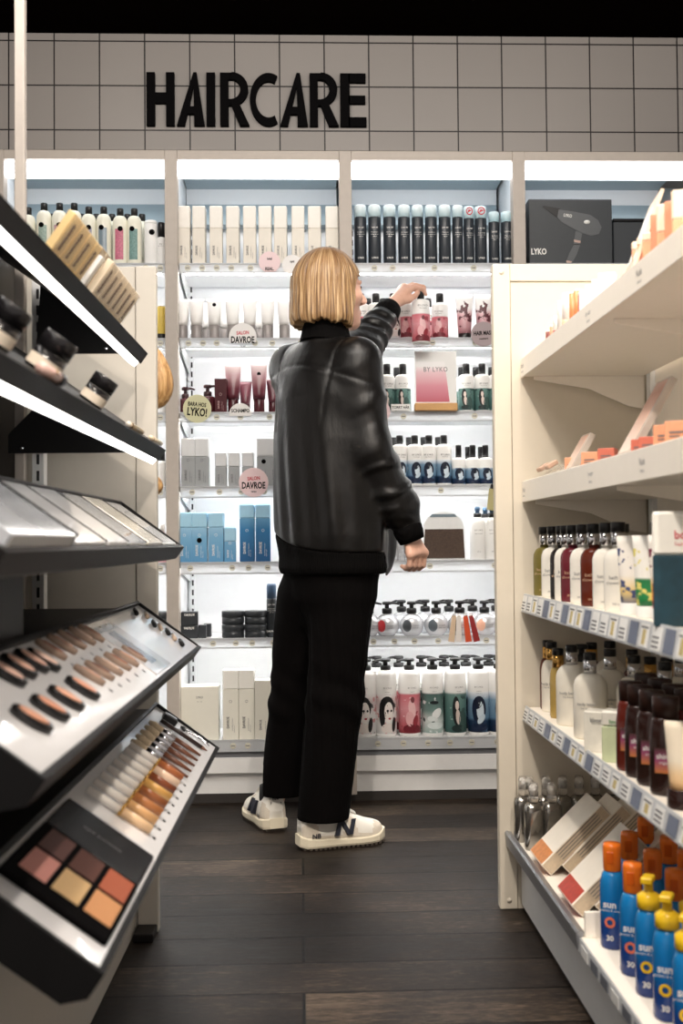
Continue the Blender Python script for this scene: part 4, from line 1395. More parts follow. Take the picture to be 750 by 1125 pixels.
# --- second shelf: boxes and leaning placards
mcor = mat('pack_coral', (206, 112, 92), .45, var=.05)
for i, (u, s_, m, lb) in enumerate(((632, .034, mpe, 'peach cube carton at the far end of the second gondola shelf'), (651, .034, mpe, 'peach cube carton second from the far end'),
                                    (669, .032, mcor, 'coral cube carton just before the tall placard'), (706, .03, mcor, 'coral cube carton just past the tall placard'), (715, .03, mcor, 'coral cube carton second past the placard'),
                                    (735, .038, mpe, 'peach carton near the shelf front, third past the placard'), (748, .038, mpe, 'peach carton at the near end of the second shelf'))):
    k = k_carton('cube_' + str(i), s_, s_, s_ * 1.25, m, None, 1)
    t = put(k, 'blush_carton', lb, 'box', (XF + .06, gy(u, XF + .06), GZ[1]), -.5, 'cube cartons on the second gondola shelf')
    part('lettering', MB().box(-s_ * .3, s_ * .3, -s_ / 2 - .0016, -s_ / 2 - .0008, s_ * .75, s_ * .82).box(-s_ * .3, s_ * .1, -s_ / 2 - .0016, -s_ / 2 - .0008, s_ * .6, s_ * .65), M_inkgrey, t)
macr = mat('placard_clear', (246, 236, 226), .08, var=0, trans=.45, ior=1.3)
mprint = grad('placard_print', [(0, (244, 232, 222)), (.45, (226, 186, 168)), (.7, (196, 140, 124)), (1, (238, 216, 204))], 0, .2, .25)
for u, L, wd, lb in ((686, .17, .075, 'tall clear placard with a rosy print leaning back on the second gondola shelf'), (624, .105, .07, 'low clear placard with a rosy print at the far end of the second shelf')):
    t = thing('placard', lb, 'sign', (XF + .03, gy(u, XF + .04), GZ[1] + .001), (0, .52, 0))
    part('acrylic_block', MB().box(0, .014, -wd / 2, wd / 2, .0, L, .0015), macr, t)
    part('print', MB().box(-.001, -.0002, -wd / 2 + .006, wd / 2 - .006, .02, L - .006), mprint, t)
    part('foot', MB().box(-.01, .05, -wd / 2, wd / 2, -.001, .004, .0008, M=Matrix.Rotation(-.52, 4, 'Y')), M_clear, t)
for i, u in enumerate((602, 611)):
    t = thing('tester_stand', f'{("clear acrylic riser against the end panel", "clear acrylic riser holding a nude tester")[i]}, second gondola shelf', 'display', (XF + .05, gy(u, XF + .05), GZ[1]))
    part('riser', MB().prism([(-.03, 0), (.03, 0), (.03, .04), (.022, .04), (-.03, .006)], -.03, .03), M_clear, t)
    part('tester', MB().box(-.012, .014, -.02, .02, .026, .036, .002, M=Matrix.Translation((.006, 0, .01)) @ Matrix.Rotation(-.55, 4, 'Y')), mat('tester_nude', (206, 170, 148), .4), t)

# --- third shelf: flat oval bottles
FLAT = {'olive': (116, 106, 52), 'white': (242, 238, 228), 'black': (34, 26, 26), 'maroon': (104, 36, 46), 'amber': (92, 34, 18)}


def flat_bottle(key, rgb, h, glass=True):
    m = mat('flat_' + key, rgb, .18 if glass else .35, var=.03)
    w, d = .027, .0175
    prof = [(w * .95, 0), (w, .004), (w, h - .03)]
    for k in range(1, 6):
        a = PI / 2 * k / 5
        prof.append((.010 + (w - .010) * math.cos(a), h - .03 + .024 * math.sin(a)))
    prof.append((.010, h))
    p = [('bottle', MB().lathe(prof, 24, 1, d / w), m),
         ('collar', MB().lathe([(.0125, h + .0002), (.0125, h + .024)], 20), M_silver),
         ('cap', MB().lathe([(.013, h + .0245), (.013, h + .04), (.012, h + .042)], 20), M_capblack)]
    tx = MB()
    add_text(tx, 'bath &', .007, 0, h * .52, -d - .001)
    add_text(tx, 'shower gel', .006, 0, h * .44, -d - .001)
    add_text(tx, '300 ml', .004, 0, h * .12, -d - .001)
    p.append(('lettering', tx, M_inkgrey if key == 'white' else mat('ink_beige', (196, 160, 130), .4)))
    return define('flat_' + key, p)


for k in FLAT:
    flat_bottle(k, FLAT[k], .118)
X3 = XF + .045
rowspec = [(597, 'olive', 'olive green flat bottle at the far end of the third gondola shelf'), (607, 'white', 'white flat bottle beside the olive one'), (617, 'black', 'near black flat bottle between two white ones'),
           (622, 'white', 'white flat bottle beside the near black one'), (629, 'maroon', 'maroon flat bottle with silver collar on the third gondola shelf'), (640, 'white', 'white flat bottle between maroon and amber'),
           (652, 'amber', 'amber brown flat bottle with pale lettering'), (666, 'white', 'white flat bottle just past the amber one'), (679, 'white', 'white flat bottle next to the printed tubes')]
for u, k, lb in rowspec:
    put('flat_' + k, 'shower_gel_bottle', lb, 'bottle', (X3, gy(u, X3), GZ[2]), -.55, 'flat oval bottles on the third gondola shelf')
for i, u in enumerate((622, 636, 651, 666)):
    put('flat_' + ('white', 'amber', 'white', 'olive')[i], 'shower_gel_bottle', f'{ORD[i]} flat bottle of the rear rank, third gondola shelf', 'bottle', (X3 + .07, gy(u + 18, X3 + .07), GZ[2]), -.55, 'rear rank of flat bottles')
TB = {'mosaic': [(0, (226, 214, 190)), (.12, (120, 130, 160)), (.3, (226, 196, 120)), (.5, (240, 234, 226)), (1, (244, 240, 232))],
      'green': [(0, (22, 104, 60)), (.32, (36, 132, 72)), (.46, (30, 118, 66)), (.49, (242, 240, 232)), (1, (244, 242, 236))],
      'sunset': [(0, (190, 52, 40)), (.2, (226, 120, 52)), (.4, (236, 186, 70)), (.52, (242, 234, 222)), (1, (244, 240, 234))]}
for k, sp_ in TB.items():
    k_tube('sq_' + k, .052, .135, .02, .02, grad('tube_' + k, sp_, 0, .135, .35, spots=[(60, .56, {'mosaic': (70, 80, 120), 'green': (226, 214, 120), 'sunset': (120, 30, 60)}[k], 3.3)]), M_pwhite)
for u, k, lb in ((693, 'mosaic', 'white tube with a mosaic printed foot'), (711, 'green', 'white tube with a bright green foot'), (729, 'sunset', 'white tube with a red and yellow foot')):
    put('sq_' + k, 'hand_cream_tube', lb + ', third gondola shelf', 'tube', (X3, gy(u, X3), GZ[2]), -.6)
for i, u in enumerate((700, 716)):
    put('flat_' + ('black', 'maroon')[i], 'shower_gel_bottle', f'flat {("black", "maroon")[i]} bottle standing behind the printed tubes', 'bottle', (X3 + .08, gy(u + 22, X3 + .08), GZ[2]), -.5)
kbt = k_carton('teal_large', .075, .06, .135, mat('pack_deepteal', (28, 60, 72), .4, var=.25, vscale=60), mat('pack_paleteal', (236, 234, 226), .4), .62, 'body', .01, M_inkred, side='h')
put(kbt, 'gift_carton', 'large deep teal carton with a pale top, near end of the third gondola shelf', 'box', (X3 + .005, gy(750, X3), GZ[2]), -.35, scale=1.25)

# --- fourth shelf: big bottles, candles and dark shampoo
m_big = mat('lotion_white', (240, 234, 220), .35, var=.015)
mgl = mat('bath_amber', (88, 32, 18), .15, var=.05)
mgy_ = mat('bath_gold', (178, 150, 84), .12, var=.05)
for nm, m, r, h in (('lotion', m_big, .034, .128), ('lotion_slim', m_big, .024, .118), ('amber_oil', mgl, .02, .118), ('gold_oil', mgy_, .019, .112)):
    k_bottle('g_' + nm, r, h, .0105, .015, m, M_capblack, None, sh=.03, round_sh=True, sx=1, sy=.8, capr=.0125, collar=(.026, M_gold if 'oil' in nm or 'slim' in nm else M_silver), text='body lotion' if 'lotion' in nm else None, ztxt=.55, fs=.006)
k_pump('g_pump', .03, .12, m_big, None, m_cap=M_capblack, out=(-1, -.4), sh=.03)
X4 = XF + .055
for u, dx, k, lb in ((595, -.005, 'amber_oil', 'dark amber bath bottle at the far end of the fourth gondola shelf'), (604, -.005, 'lotion_slim', 'slim cream lotion bottle with a gold collar'),
                     (611, -.012, 'gold_oil', 'pale gold oil bottle behind the big lotions'), (626, -.005, 'lotion', 'big cream lotion bottle with a silver collar, farther of the front pair'),
                     (646, -.008, 'lotion', 'big cream lotion bottle with a silver collar, nearer of the front pair'), (668, .05, 'lotion', 'big cream lotion bottle behind the clear candle boxes'),
                     (694, .06, 'lotion', 'big cream lotion bottle behind the first dark shampoo'), (728, .08, 'lotion', 'big cream lotion bottle behind the dark shampoo caps')):
    put('g_' + k, 'lotion_bottle', lb, 'bottle', (X4 + dx, gy(u, X4 + dx), GZ[3]), -.5)
for i, (u, dx, k) in enumerate(((648, .08, 'amber_oil'), (668, .1, 'lotion'), (692, .12, 'amber_oil'), (712, .13, 'gold_oil'), (730, .14, 'amber_oil'), (746, .15, 'lotion'), (764, .16, 'gold_oil'))):
    put('g_' + k, 'lotion_bottle', f'{ORD[i]} bottle of the dim rear rank, fourth gondola shelf', 'bottle', (X4 + dx, gy(u, X4 + dx), GZ[3]), -.5, 'rear rank of lotion bottles')
put('g_pump', 'lotion_pump', 'cream lotion bottle with a black pump behind the far bottles', 'bottle', (X4 + .05, gy(637, X4 + .05), GZ[3]), 0)
mfrost = mat('carton_frost', (236, 232, 220), .25, var=.06, vscale=60)
kcd = k_carton('candle_box', .05, .045, .075, mfrost, None, 1, 'bloom', .008, None, side='h')
put(kcd, 'candle_box', 'frosted white candle box at the front of the fourth shelf', 'box', (X4 - .025, gy(656, X4 - .025), GZ[3]), -.5)
kcd2 = k_carton('lime_box', .044, .04, .09, mat('carton_lime', (206, 216, 176), .3, var=.08), mfrost, .7, 'lime', .008, mat('ink_green', (80, 140, 80), .4), side='h')
put(kcd2, 'candle_box', 'pale lime candle box beside the dark shampoo bottles', 'box', (X4 - .022, gy(674, X4 - .022), GZ[3]), -.5)
mbr = mat('shampoo_brown', (40, 20, 16), .2, var=.05)
mbr2 = mat('shampoo_red', (92, 30, 20), .15, var=.05)
kdk = {}
for nm, m in (('brown', mbr), ('red', mbr2)):
    w, d, h = .026, .018, .118
    body = MB().lathe([(w * .9, 0), (w, .006), (w * .98, h * .7), (w * .86, h - .006), (w * .74, h)], 24, 1, d / w)
    lab = MB().prism([(-.014, h * .3), (.014, h * .3), (.014, h * .62), (-.014, h * .62)], -d - .0012, -d - .0004)
    tx = MB()
    add_text(tx, 'shine', .008, 0, h * .52, -d - .0018, 1, 0, .02)
    add_text(tx, 'argan', .005, 0, h * .44, -d - .0018)
    define('dark_' + nm, [('bottle', body, m), ('flip_cap', MB().lathe([(w * .76, h + .0003), (w * .8, h + .03), (w * .72, h + .033)], 22, 1, d / w), mat('flip_brown', (48, 26, 20), .35)),
                          ('printed_label', lab, grad('label_violet', [(0, (196, 120, 60)), (.5, (150, 70, 110)), (1, (70, 44, 40))], h * .3, h * .62, .4)), ('lettering', tx, M_inkwhite)])
for u, dx, nm, lb in ((690, -.02, 'red', 'translucent red brown shampoo bottle, first of the dark ones'), (700, -.02, 'brown', 'dark brown shampoo bottle second of the dark ones'),
                      (713, -.02, 'brown', 'dark brown shampoo bottle third of the dark ones'), (728, -.02, 'brown', 'dark brown shampoo bottle before the cream tube'),
                      (707, .04, 'brown', 'dark brown shampoo bottle, first of the rear four'), (722, .04, 'brown', 'dark brown shampoo bottle, second of the rear four'),
                      (738, .04, 'brown', 'dark brown shampoo bottle, third of the rear four'), (752, .04, 'red', 'dark red shampoo bottle, last of the rear four')):
    put('dark_' + nm, 'shampoo_bottle', lb + ', fourth gondola shelf', 'bottle', (X4 + dx, gy(u, X4 + dx), GZ[3]), -.5, 'dark shampoo bottles')
kcr = k_tube('cream_tube', .05, .125, .028, .022, grad('tube_almond', [(0, (226, 160, 90)), (.4, (240, 206, 160)), (.55, (244, 232, 210)), (1, (244, 232, 210))], .0, .125, .35), mbr, None)
t = put(kcr, 'conditioner_tube', 'cream tube standing on a brown cap beside the dark shampoos', 'tube', (X4 - .025, gy(745, X4 - .025), GZ[3]), -.5)

# --- base deck: chrome sprays, dye boxes, sun sprays
kch = k_spray('chrome_spray', .0215, .105, mat('chrome_bottle', (150, 146, 140), .14, metal=.9, var=.15, vscale=30), M_clear, M_pwhite, M_clear, None, 1, .9, .55)
mlabw = M_pwhite
i = 0
for row_, (yy, us) in enumerate(((YE - .05, (568, 581, 600, 618, 636, 654, 672)), (YE - .12, (586, 606)))):
    for j, u in enumerate(us):
        x = P(u, 880, Y=yy).x
        if x < XD + .03:
            x = XD + .032
        put(kch, 'hair_spray_bottle', f'{ORD[j]} chrome spray bottle from the aisle, {("end panel row", "row before it")[row_]} of the base deck', 'bottle', (x, yy, ZD), 0, 'chrome spray bottles')
mdye = mat('dye_box_white', (242, 234, 220), .4, var=.03)
mdye_s = mat('dye_box_side', (206, 186, 160), .45, var=.12, vscale=120)


def dye_box(key, hair):
    L, wd, th = .175, .118, .030
    # lies with its long side up the slope: x = length, y = width, z = thickness
    body = MB().box(0, L, -wd / 2, wd / 2, 0, th, .001)
    side = MB().box(.002, L - .002, -wd / 2 - .0006, -wd / 2 - .0001, .002, th - .002)
    side.cur = 1
    for q in range(4):
        side.box(.04, L - .02, -wd / 2 - .0012, -wd / 2 - .0006, .007 + q * .006, .0085 + q * .006)
    pic = MB().box(.002, .036, -wd / 2 + .004, wd / 2 - .004, th + .0001, th + .0008)
    endp = MB().box(-.0008, -.0001, -wd / 2 + .003, wd / 2 - .003, .003, th - .003)
    tx = MB()
    M = Matrix.Translation((L * .6, 0, th + .0002)) @ Matrix.Rotation(PI, 4, 'Z') @ Matrix.Rotation(-PI / 2, 4, 'X')
    M = Matrix(((0, 0, 1, L * .5), (-1, 0, 0, 0), (0, -1, 0, th + .0002), (0, 0, 0, 1)))
    add_text(tx, 'colour', .016, 0, .03, .0008, .9, 0, .02, M=M)
    add_text(tx, 'intense cream', .009, 0, .008, .0008, .8, M=M)
    add_text(tx, 'permanent', .009, 0, -.012, .0008, .8, M=M)
    add_text(tx, 'without ammonia', .006, 0, -.03, .0008, .8, M=M)
    return define(key, [('carton', body, mdye), ('side_print', side, [mdye_s, M_inkgrey]), ('hair_picture', pic, mat('hair_' + key, hair, .45, var=.2, vscale=90)),
                        ('end_print', endp, mat('hair_' + key, hair)), ('lettering', tx, mat('ink_brown', (120, 100, 84), .5))])


DYE = [('dye_copper', (206, 130, 66)), ('dye_brown', (86, 52, 36)), ('dye_black', (40, 30, 26)), ('dye_red', (176, 52, 30)), ('dye_auburn', (150, 74, 40))]
for k, c in DYE:
    dye_box(k, c)
tilt = math.radians(44)
for r_, (yy, n, cols, where) in enumerate(((2.40, 5, (0, 4, 1, 0, 4), 'rank by the chrome sprays'), (2.14, 5, (3, 1, 4, 1, 3), 'rank by the sun sprays'))):
    for j in range(n):
        x = XD + .034 + j * .0425
        put(DYE[cols[j]][0], 'hair_dye_box', f'{ORD[j]} slanted white hair dye box from the aisle, {where}', 'box', (x, yy - j * .004, ZD + .001), 0,
            'slanted hair dye boxes', (0, -tilt, 0))
msun = grad('sun_blue', [(0, (22, 50, 116)), (.3, (24, 66, 140)), (.45, (20, 106, 176)), (1, (22, 124, 188))], 0, .135, .25)
mor = mat('cap_orange', (232, 118, 34), .22, var=.05)
mye = mat('cap_yellow', (238, 196, 40), .22, var=.05)
for nm, mc in (('orange', mor), ('yellow', mye)):
    r, h = .0215, .128
    body = MB().lathe([(r * .92, 0), (r, .005), (r, h * .72), (r * .96, h * .86), (r * .8, h * .96), (r * .62, h)], 24)
    if nm == 'orange':
        cap = MB().lathe([(r * .66, h + .0003), (r * .7, h + .002), (r * .72, h + .040), (r * .66, h + .046)], 22)
        sub = ('cap_window', MB().box(-.006, .006, -r * .76, -r * .69, h + .014, h + .034, .001), mat('cap_orange_dark', (206, 92, 24), .2))
    else:
        cap = MB().lathe([(r * .66, h + .0003), (r * .82, h + .002), (r * .82, h + .02), (r * .5, h + .025), (r * .34, h + .027), (r * .34, h + .04)], 22)
        sub = ('trigger', MB().box(-.009, .009, -.018, .010, h + .04, h + .05, .002), mye)
    badge = MB()
    n = 14
    for k in range(n):
        a, b = 2 * PI * k / n, 2 * PI * (k + 1) / n
        badge.prism([(.009 * math.cos(a), .009 * math.sin(a)), (.009 * math.cos(b), .009 * math.sin(b)), (.005 * math.cos(b), .005 * math.sin(b)), (.005 * math.cos(a), .005 * math.sin(a))], 0, .001,
                    Matrix.Translation((0, -r - .0014, h * .36)))
    tx = MB()
    add_text(tx, 'sun', .012, 0, h * .6, -r - .0012, 1, 0, .02)
    add_text(tx, 'protect & care', .004, 0, h * .52, -r - .0012)
    add_text(tx, '30', .009, 0, h * .16, -r - .0012, 1, 0, .02)
    define('sun_' + nm, [('can', body, msun), ('cap', cap, mc), ('>' + sub[0], sub[1], sub[2]), ('badge', badge, mye if nm == 'yellow' else mat('badge_coral', (226, 120, 90), .4)), ('lettering', tx, M_inkwhite)])
X5 = XD + .05
for u, dx, nm, lb in ((667, 0, 'orange', 'blue sun spray with an orange cap next to the bin divider'), (689, 0, 'orange', 'blue sun spray with an orange cap, second along the front'),
                      (706, 0, 'yellow', 'blue sun spray with a yellow pump, first of the yellow ones'), (726, 0, 'yellow', 'blue sun spray with a yellow pump, second of the yellow ones'),
                      (748, 0, 'yellow', 'blue sun spray with a yellow pump, cut by the frame edge')):
    put('sun_' + nm, 'sun_spray', lb, 'bottle', (X5 + dx, gy(u, X5 + dx), ZD), -.5, 'blue sun sprays')
for i, (u, dx, nm) in enumerate(((686, .05, 'orange'), (711, .055, 'orange'), (735, .055, 'orange'), (752, .05, 'yellow'), (704, .11, 'orange'), (729, .11, 'orange'), (748, .11, 'orange'))):
    put('sun_' + nm, 'sun_spray', f'{ORD[i]} blue sun spray behind the front rank on the base deck', 'bottle', (X5 + dx, gy(u, X5 + dx), ZD), -.4, 'blue sun sprays of the rear ranks')
# ------------------------------------------------------------------ the black make-up stand on the left
YL = 2.45
LM = Matrix.Translation((0, YL, 0)) @ Matrix.Rotation(-0.02, 4, 'Z')
LR = LM.to_3x3()
LI = LM.inverted()
std = thing('makeup_stand', 'make-up stand with black tilted shelves and trays beside the aisle', 'shelving')
std.matrix_world = LM
tips = [(162, 388), (182, 494.5), (202, 601), (221, 711), (241, 822)]
FE = [LI @ P(u, v, Y=YL) for u, v in tips]
BE = [LI @ P(u - 71, v - 49, Y=YL) for u, v in tips]
sl = (BE[3] - FE[3])
SLEN = math.hypot(sl.x, sl.z)
B = Vector((sl.x / SLEN, 0, sl.z / SLEN))         # up the slope
N = Vector((-B.z, 0, B.x)) * -1
if N.z < 0:
    N = -N
NEAR = -1.37


def TM(k, t, s, n=0.0):
    """world matrix of a spot on tilted shelf k: x = down the slope, y = along the stand, z = off the slope"""
    p = Vector((FE[k].x, t, FE[k].z)) + B * s + N * n
    X = -B
    Y = N.cross(X)
    return LM @ Matrix(((X.x, Y.x, N.x, p.x), (X.y, Y.y, N.y, p.y), (X.z, Y.z, N.z, p.z), (0, 0, 0, 1)))


def TP(k, u, v, n=0.0):
    """where the line of sight through a photo spot meets tilted shelf k"""
    d = ray(u, v)
    nn = LR @ N
    p0 = LM @ (Vector((FE[k].x, 0, FE[k].z)) + N * n)
    t = (p0 - CAM).dot(nn) / d.dot(nn)
    q = LI @ (CAM + d * t) - Vector((FE[k].x, 0, FE[k].z))
    return q.y, q.dot(B)


def on_slope(o, k, t, s, n=0.0, rz=0.0, extra=None):
    m = TM(k, t, s, n) @ Matrix.Rotation(rz, 4, 'Z')
    if extra is not None:
        m = m @ extra
    o.matrix_world = m
    return o


# slab profile in (x, z) of the stand, swept along it
def slope_prof(mb, k, pts, y0, y1):
    q = [(FE[k].x + B.x * s + N.x * n, FE[k].z + B.z * s + N.z * n) for s, n in pts]
    return mb.prism(q, y0, y1)


xp = (LI @ P(173, 700, Y=2.57)).x
ytop = P(165, 293, Y=2.57).z
ep = MB().box(xp - .62, xp - .047, .112, .135, 0.0, ytop, .001)
ep.box(xp - .0455, xp, .108, .135, 0.0, ytop, .0015)
part('end_panel', ep, M_beige, std)
part('end_foot', MB().box(xp - .046, xp - .002, .04, .107, 0.0, .018, .002), M_standbrown, std)
part('back_panel', MB().box(xp - .335, xp - .315, NEAR - .03, .107, .05, ytop, .001), M_standbrown, std)
pole_x = (LI @ P(18, 100, Y=YL)).x
part('ceiling_pole', MB().box(pole_x - .011, pole_x + .011, .01, .032, .06, zt_top, .002), M_frame, std)
up = MB().box(pole_x + .024, pole_x + .05, .02, .05, .06, ytop - .02, .001)
up.cur = 1
for k in range(38):
    up.box(pole_x + .034, pole_x + .040, .0192, .0202, .1 + k * .036, .122 + k * .036)
part('slotted_upright', up, [M_plinth, M_slot], std)
xb = (LI @ P(147, 1027, Z=0)).x
part('base_cabinet', MB().box(xb - .25, xb, NEAR - .03, .104, 0.0, FE[4].z - .06, .002), M_beige, std)

for k in range(5):
    if k < 2:
        sb = MB()
        slope_prof(sb, k, [(0, 0), (SLEN + .2, 0), (SLEN + .2, -.012), (.006, -.012), (.006, -.027), (0, -.027)], NEAR, .0)
        s = part('shelf', sb, M_standblack, std)
        lb = MB()
        slope_prof(lb, k, [(.0065, -.0125), (.036, -.0125), (.034, -.024), (.018, -.040), (.003, -.0405), (.002, -.0275), (.0065, -.0275)], NEAR + .01, -.02)
        part('light_strip', lb, M_ledwarm, s)
        pu = (129, 388, 40) if k == 0 else (150, 497, 8)
        a = LI @ P(pu[0], pu[1], Y=YL - .03)
        b = LI @ P(pu[2], pu[1], Y=YL - .03)
        bp = MB()
        xz = lambda s_, n_: (FE[k].x + B.x * s_ + N.x * n_, FE[k].z + B.z * s_ + N.z * n_)
        bp.prism([(a.x, a.z), xz(.045, -.0185), xz(SLEN + .095, -.0125), (b.x, a.z + .04), (b.x, a.z)], -.036, -.03)
        part('side_bracket', bp, M_standblack, s)
        sc = MB()
        for xx in (a.x - .026, b.x + .028):
            sc.lathe([(.0045, 0), (.0045, .002)], 14, M=Matrix.Translation((xx, -.0362, a.z + .011)) @ Matrix.Rotation(PI / 2, 4, 'X'))
        part('screw', sc, M_silver, s)
    else:
        near = NEAR if k < 4 else -1.28
        tb = MB()
        # dark shallow box: lip, floor and rims
        slope_prof(tb, k, [(0, 0), (.008, 0), (.008, -.008), (SLEN - .006, -.008), (SLEN - .006, .004), (SLEN, .004), (SLEN, -.05), (.02, -.05), (.004, -.034), (0, -.030)], near + .008, -.006)
        for y0, y1 in ((near, near + .0079), (-.0059, 0)):
            slope_prof(tb, k, [(0, 0), (SLEN, .004), (SLEN, -.05), (.02, -.05), (.004, -.034), (0, -.030)], y0, y1)
        s = part('display_tray', tb, M_standblack if k > 2 else M_standbrown, std)
        fl = MB()
        slope_prof(fl, k, [(.0085, -.0075), (SLEN - .0065, -.0075), (SLEN - .0065, -.003), (.0085, -.003)], near + .009, -.0065)
        part('white_liner', fl, M_tray, s)
        gb = MB()
        xk, zk = FE[k].x + B.x * SLEN, FE[k].z + B.z * SLEN
        gb.box(xp - .31, xk - .002, near, 0, zk - .06, zk - .012, .001)
        part('ledge', gb, M_standbrown, s)
# dark upstands behind the two middle trays
for k, (u, v) in ((2, (54, 510)), (3, (76, 640))):
    yy, _ = TP(k, u, 535 if k == 2 else 668)
    xk, zk = FE[k].x + B.x * (SLEN + .02), FE[k].z + B.z * SLEN
    z1 = zk + (.05 if k == 2 else .12)
    part('upstand', MB().box(xk - .10, xk, NEAR, -.86, zk - .02, z1, .002), M_standbrown, std)

# --- goods on the upper tilted shelf
_railmix(mat('pack_honey', (255, 228, 172), .35, var=.03), .4, (255, 240, 205))
_railmix(mat('pack_peachlash', (255, 240, 218), .35, var=.03), .4, (255, 246, 232))
t0, s0 = TP(0, 4, 212)
jr = MB().lathe([(.026, 0), (.028, .004), (.028, .02)], 26)
t = thing('cream_jar', 'dark domed cream jar with a coppery foot at the top of the stand', 'jar')
on_slope(t, 0, -1.20, .05)
part('jar', jr, mat('jar_copper', (150, 100, 74), .25, metal=.3), t)
part('lid', MB().lathe([(.030, .0203), (.031, .024), (.030, .042), (.024, .05), (.01, .053)], 26), M_standblack, t)
mlash = mat('lash_dark', (92, 58, 36), .6, var=.2, vscale=150)


def lash_pack(parent_name, label, group, t, s, rgb, key, hgt, wy):
    o = thing(parent_name, label, 'make-up', group=group)
    on_slope(o, 0, t, s)
    part('pack', MB().box(-.006, .006, -wy / 2, wy / 2, .001, hgt, .001), mat('pack_' + key, rgb, .35, var=.06), o)
    sl_ = MB()
    for q in range(7):
        zz = hgt * .16 + q * hgt * .092
        sl_.box(.0061, .0078, -wy * .09 + .0006 * (q % 2), wy * .09, zz, zz + hgt * .078)
    sl_.box(.0061, .0068, -wy * .06, wy * .06, hgt * .14, hgt * .82)
    part('lashes', sl_, mlash, o)
    part('window', MB().box(.0079, .0088, -wy * .45, wy * .45, hgt * .08, hgt * .97), mat('pack_window', (255, 250, 240), .05, var=0, alpha=.16), o)
    return o


ta, _ = TP(0, 84, 296)
tb_, _ = TP(0, 108, 325)
n = 4
for i in range(n):
    w = (tb_ - ta) / n
    lash_pack('lash_pack', f'{ORD[i]} honey yellow false lash pack from the end nearer the camera, upper tilted shelf', 'honey yellow lash packs', ta + w * (i + .5), .022, (250, 212, 140), 'honey', .066, w * .93)
ta2, _ = TP(0, 113, 332)
tb2, _ = TP(0, 146, 367)
n = 6
for i in range(n):
    w = (tb2 - ta2) / n
    lash_pack('lash_pack', f'{ORD[i]} peach false lash pack from the yellow ones, upper tilted shelf', 'peach lash packs', ta2 + w * (i + .5), .016, (250, 226, 190), 'peachlash', .066, w * .93)
    t = thing('lash_pack', f'{ORD[i]} clear backing pack behind the peach lash packs', 'make-up', group='clear packs behind the peach ones')
    on_slope(t, 0, ta2 + w * (i + .5), .045)
    part('pack', MB().box(-.005, .005, -w * .42, w * .42, .001, .076, .001), mat('pack_hazy', (240, 226, 204), .12, var=0, trans=.5), t)
t = thing('adhesive_box', 'white sticker box edge standing on the upper tilted shelf beside the lash packs', 'box')
on_slope(t, 0, ta2 - .012, .03)
part('pack', MB().box(-.008, .008, -.01, .008, .001, .06, .001), M_pwhite, t)

# --- goods on the second tilted shelf
mjb = mat('jar_black', (26, 25, 27), .22)
mjw = mat('jar_label', (226, 214, 196), .4)
for i, (u, v, r, h, lb) in enumerate(((4, 352, .022, .052, 'black jar cut by the frame edge on the second tilted shelf'), (18, 366, .024, .056, 'black jar with a cream label band, second tilted shelf'),
                                      (56, 400, .021, .05, 'smaller black jar with a cream label, farther along the second tilted shelf'))):
    tt, ss = TP(1, u, v)
    t = thing('cream_jar', lb, 'jar', group='black jars')
    on_slope(t, 1, (-1.12, -.93, -.62)[i], (.06, .05, .045)[i])
    part('jar', MB().lathe([(r * .94, 0), (r, .003), (r, h * .55)], 26), mjb, t)
    part('label_band', MB().lathe([(r + .0005, h * .08), (r + .0005, h * .36)], 26, cap=False), mjw, t)
    part('lid', MB().lathe([(r * 1.02, h * .55 + .0003), (r * 1.02, h - .002), (r * .95, h)], 26), mjb, t)
mpinkt = mat('tube_blush', (226, 190, 180), .3)
tt = -1.0
t = thing('blush_tube', 'pale pink tube lying in front of the black jars', 'make-up')
on_slope(t, 1, tt, .016, .0085)
part('tube', MB().tube([(0, -.05, 0), (0, .03, 0)], .0082, 14), mpinkt, t)
part('cap', MB().tube([(0, .0302, 0), (0, .055, 0)], .0086, 14), mjb, t)
part('emblem', MB().lathe([(.004, 0), (.004, .0008)], 14, M=Matrix.Translation((.0058, 0, .0058)) @ Matrix.Rotation(PI / 4, 4, 'Y')), M_gold, t)
for i, (u, v, L, c, lb) in enumerate(((70, 420, .11, (232, 226, 216), 'white flat liner card lying behind the edge of the second tilted shelf'), (108, 446, .16, (226, 206, 170), 'cream liner pencil lying along the edge of the second tilted shelf'),
                                      (140, 466, .16, (236, 220, 190), 'cream liner pencil farther along the edge of the second tilted shelf'))):
    tt, ss = TP(1, u, v)
    t = thing('liner_pencil', lb, 'make-up')
    on_slope(t, 1, tt, .014, .0055)
    part('barrel', MB().tube([(0, -L / 2, 0), (0, L / 2 - .016, 0)], .005, 10), mat(f'liner_{i}', c, .35), t)
    part('tip', MB().tube([(0, L / 2 - .0158, 0), (0, L / 2, 0)], [.005, .001], 10), mjb, t)
    part('band', MB().tube([(0, -L / 2 + .02, 0), (0, -L / 2 + .026, 0)], .0053, 10), M_gold, t)

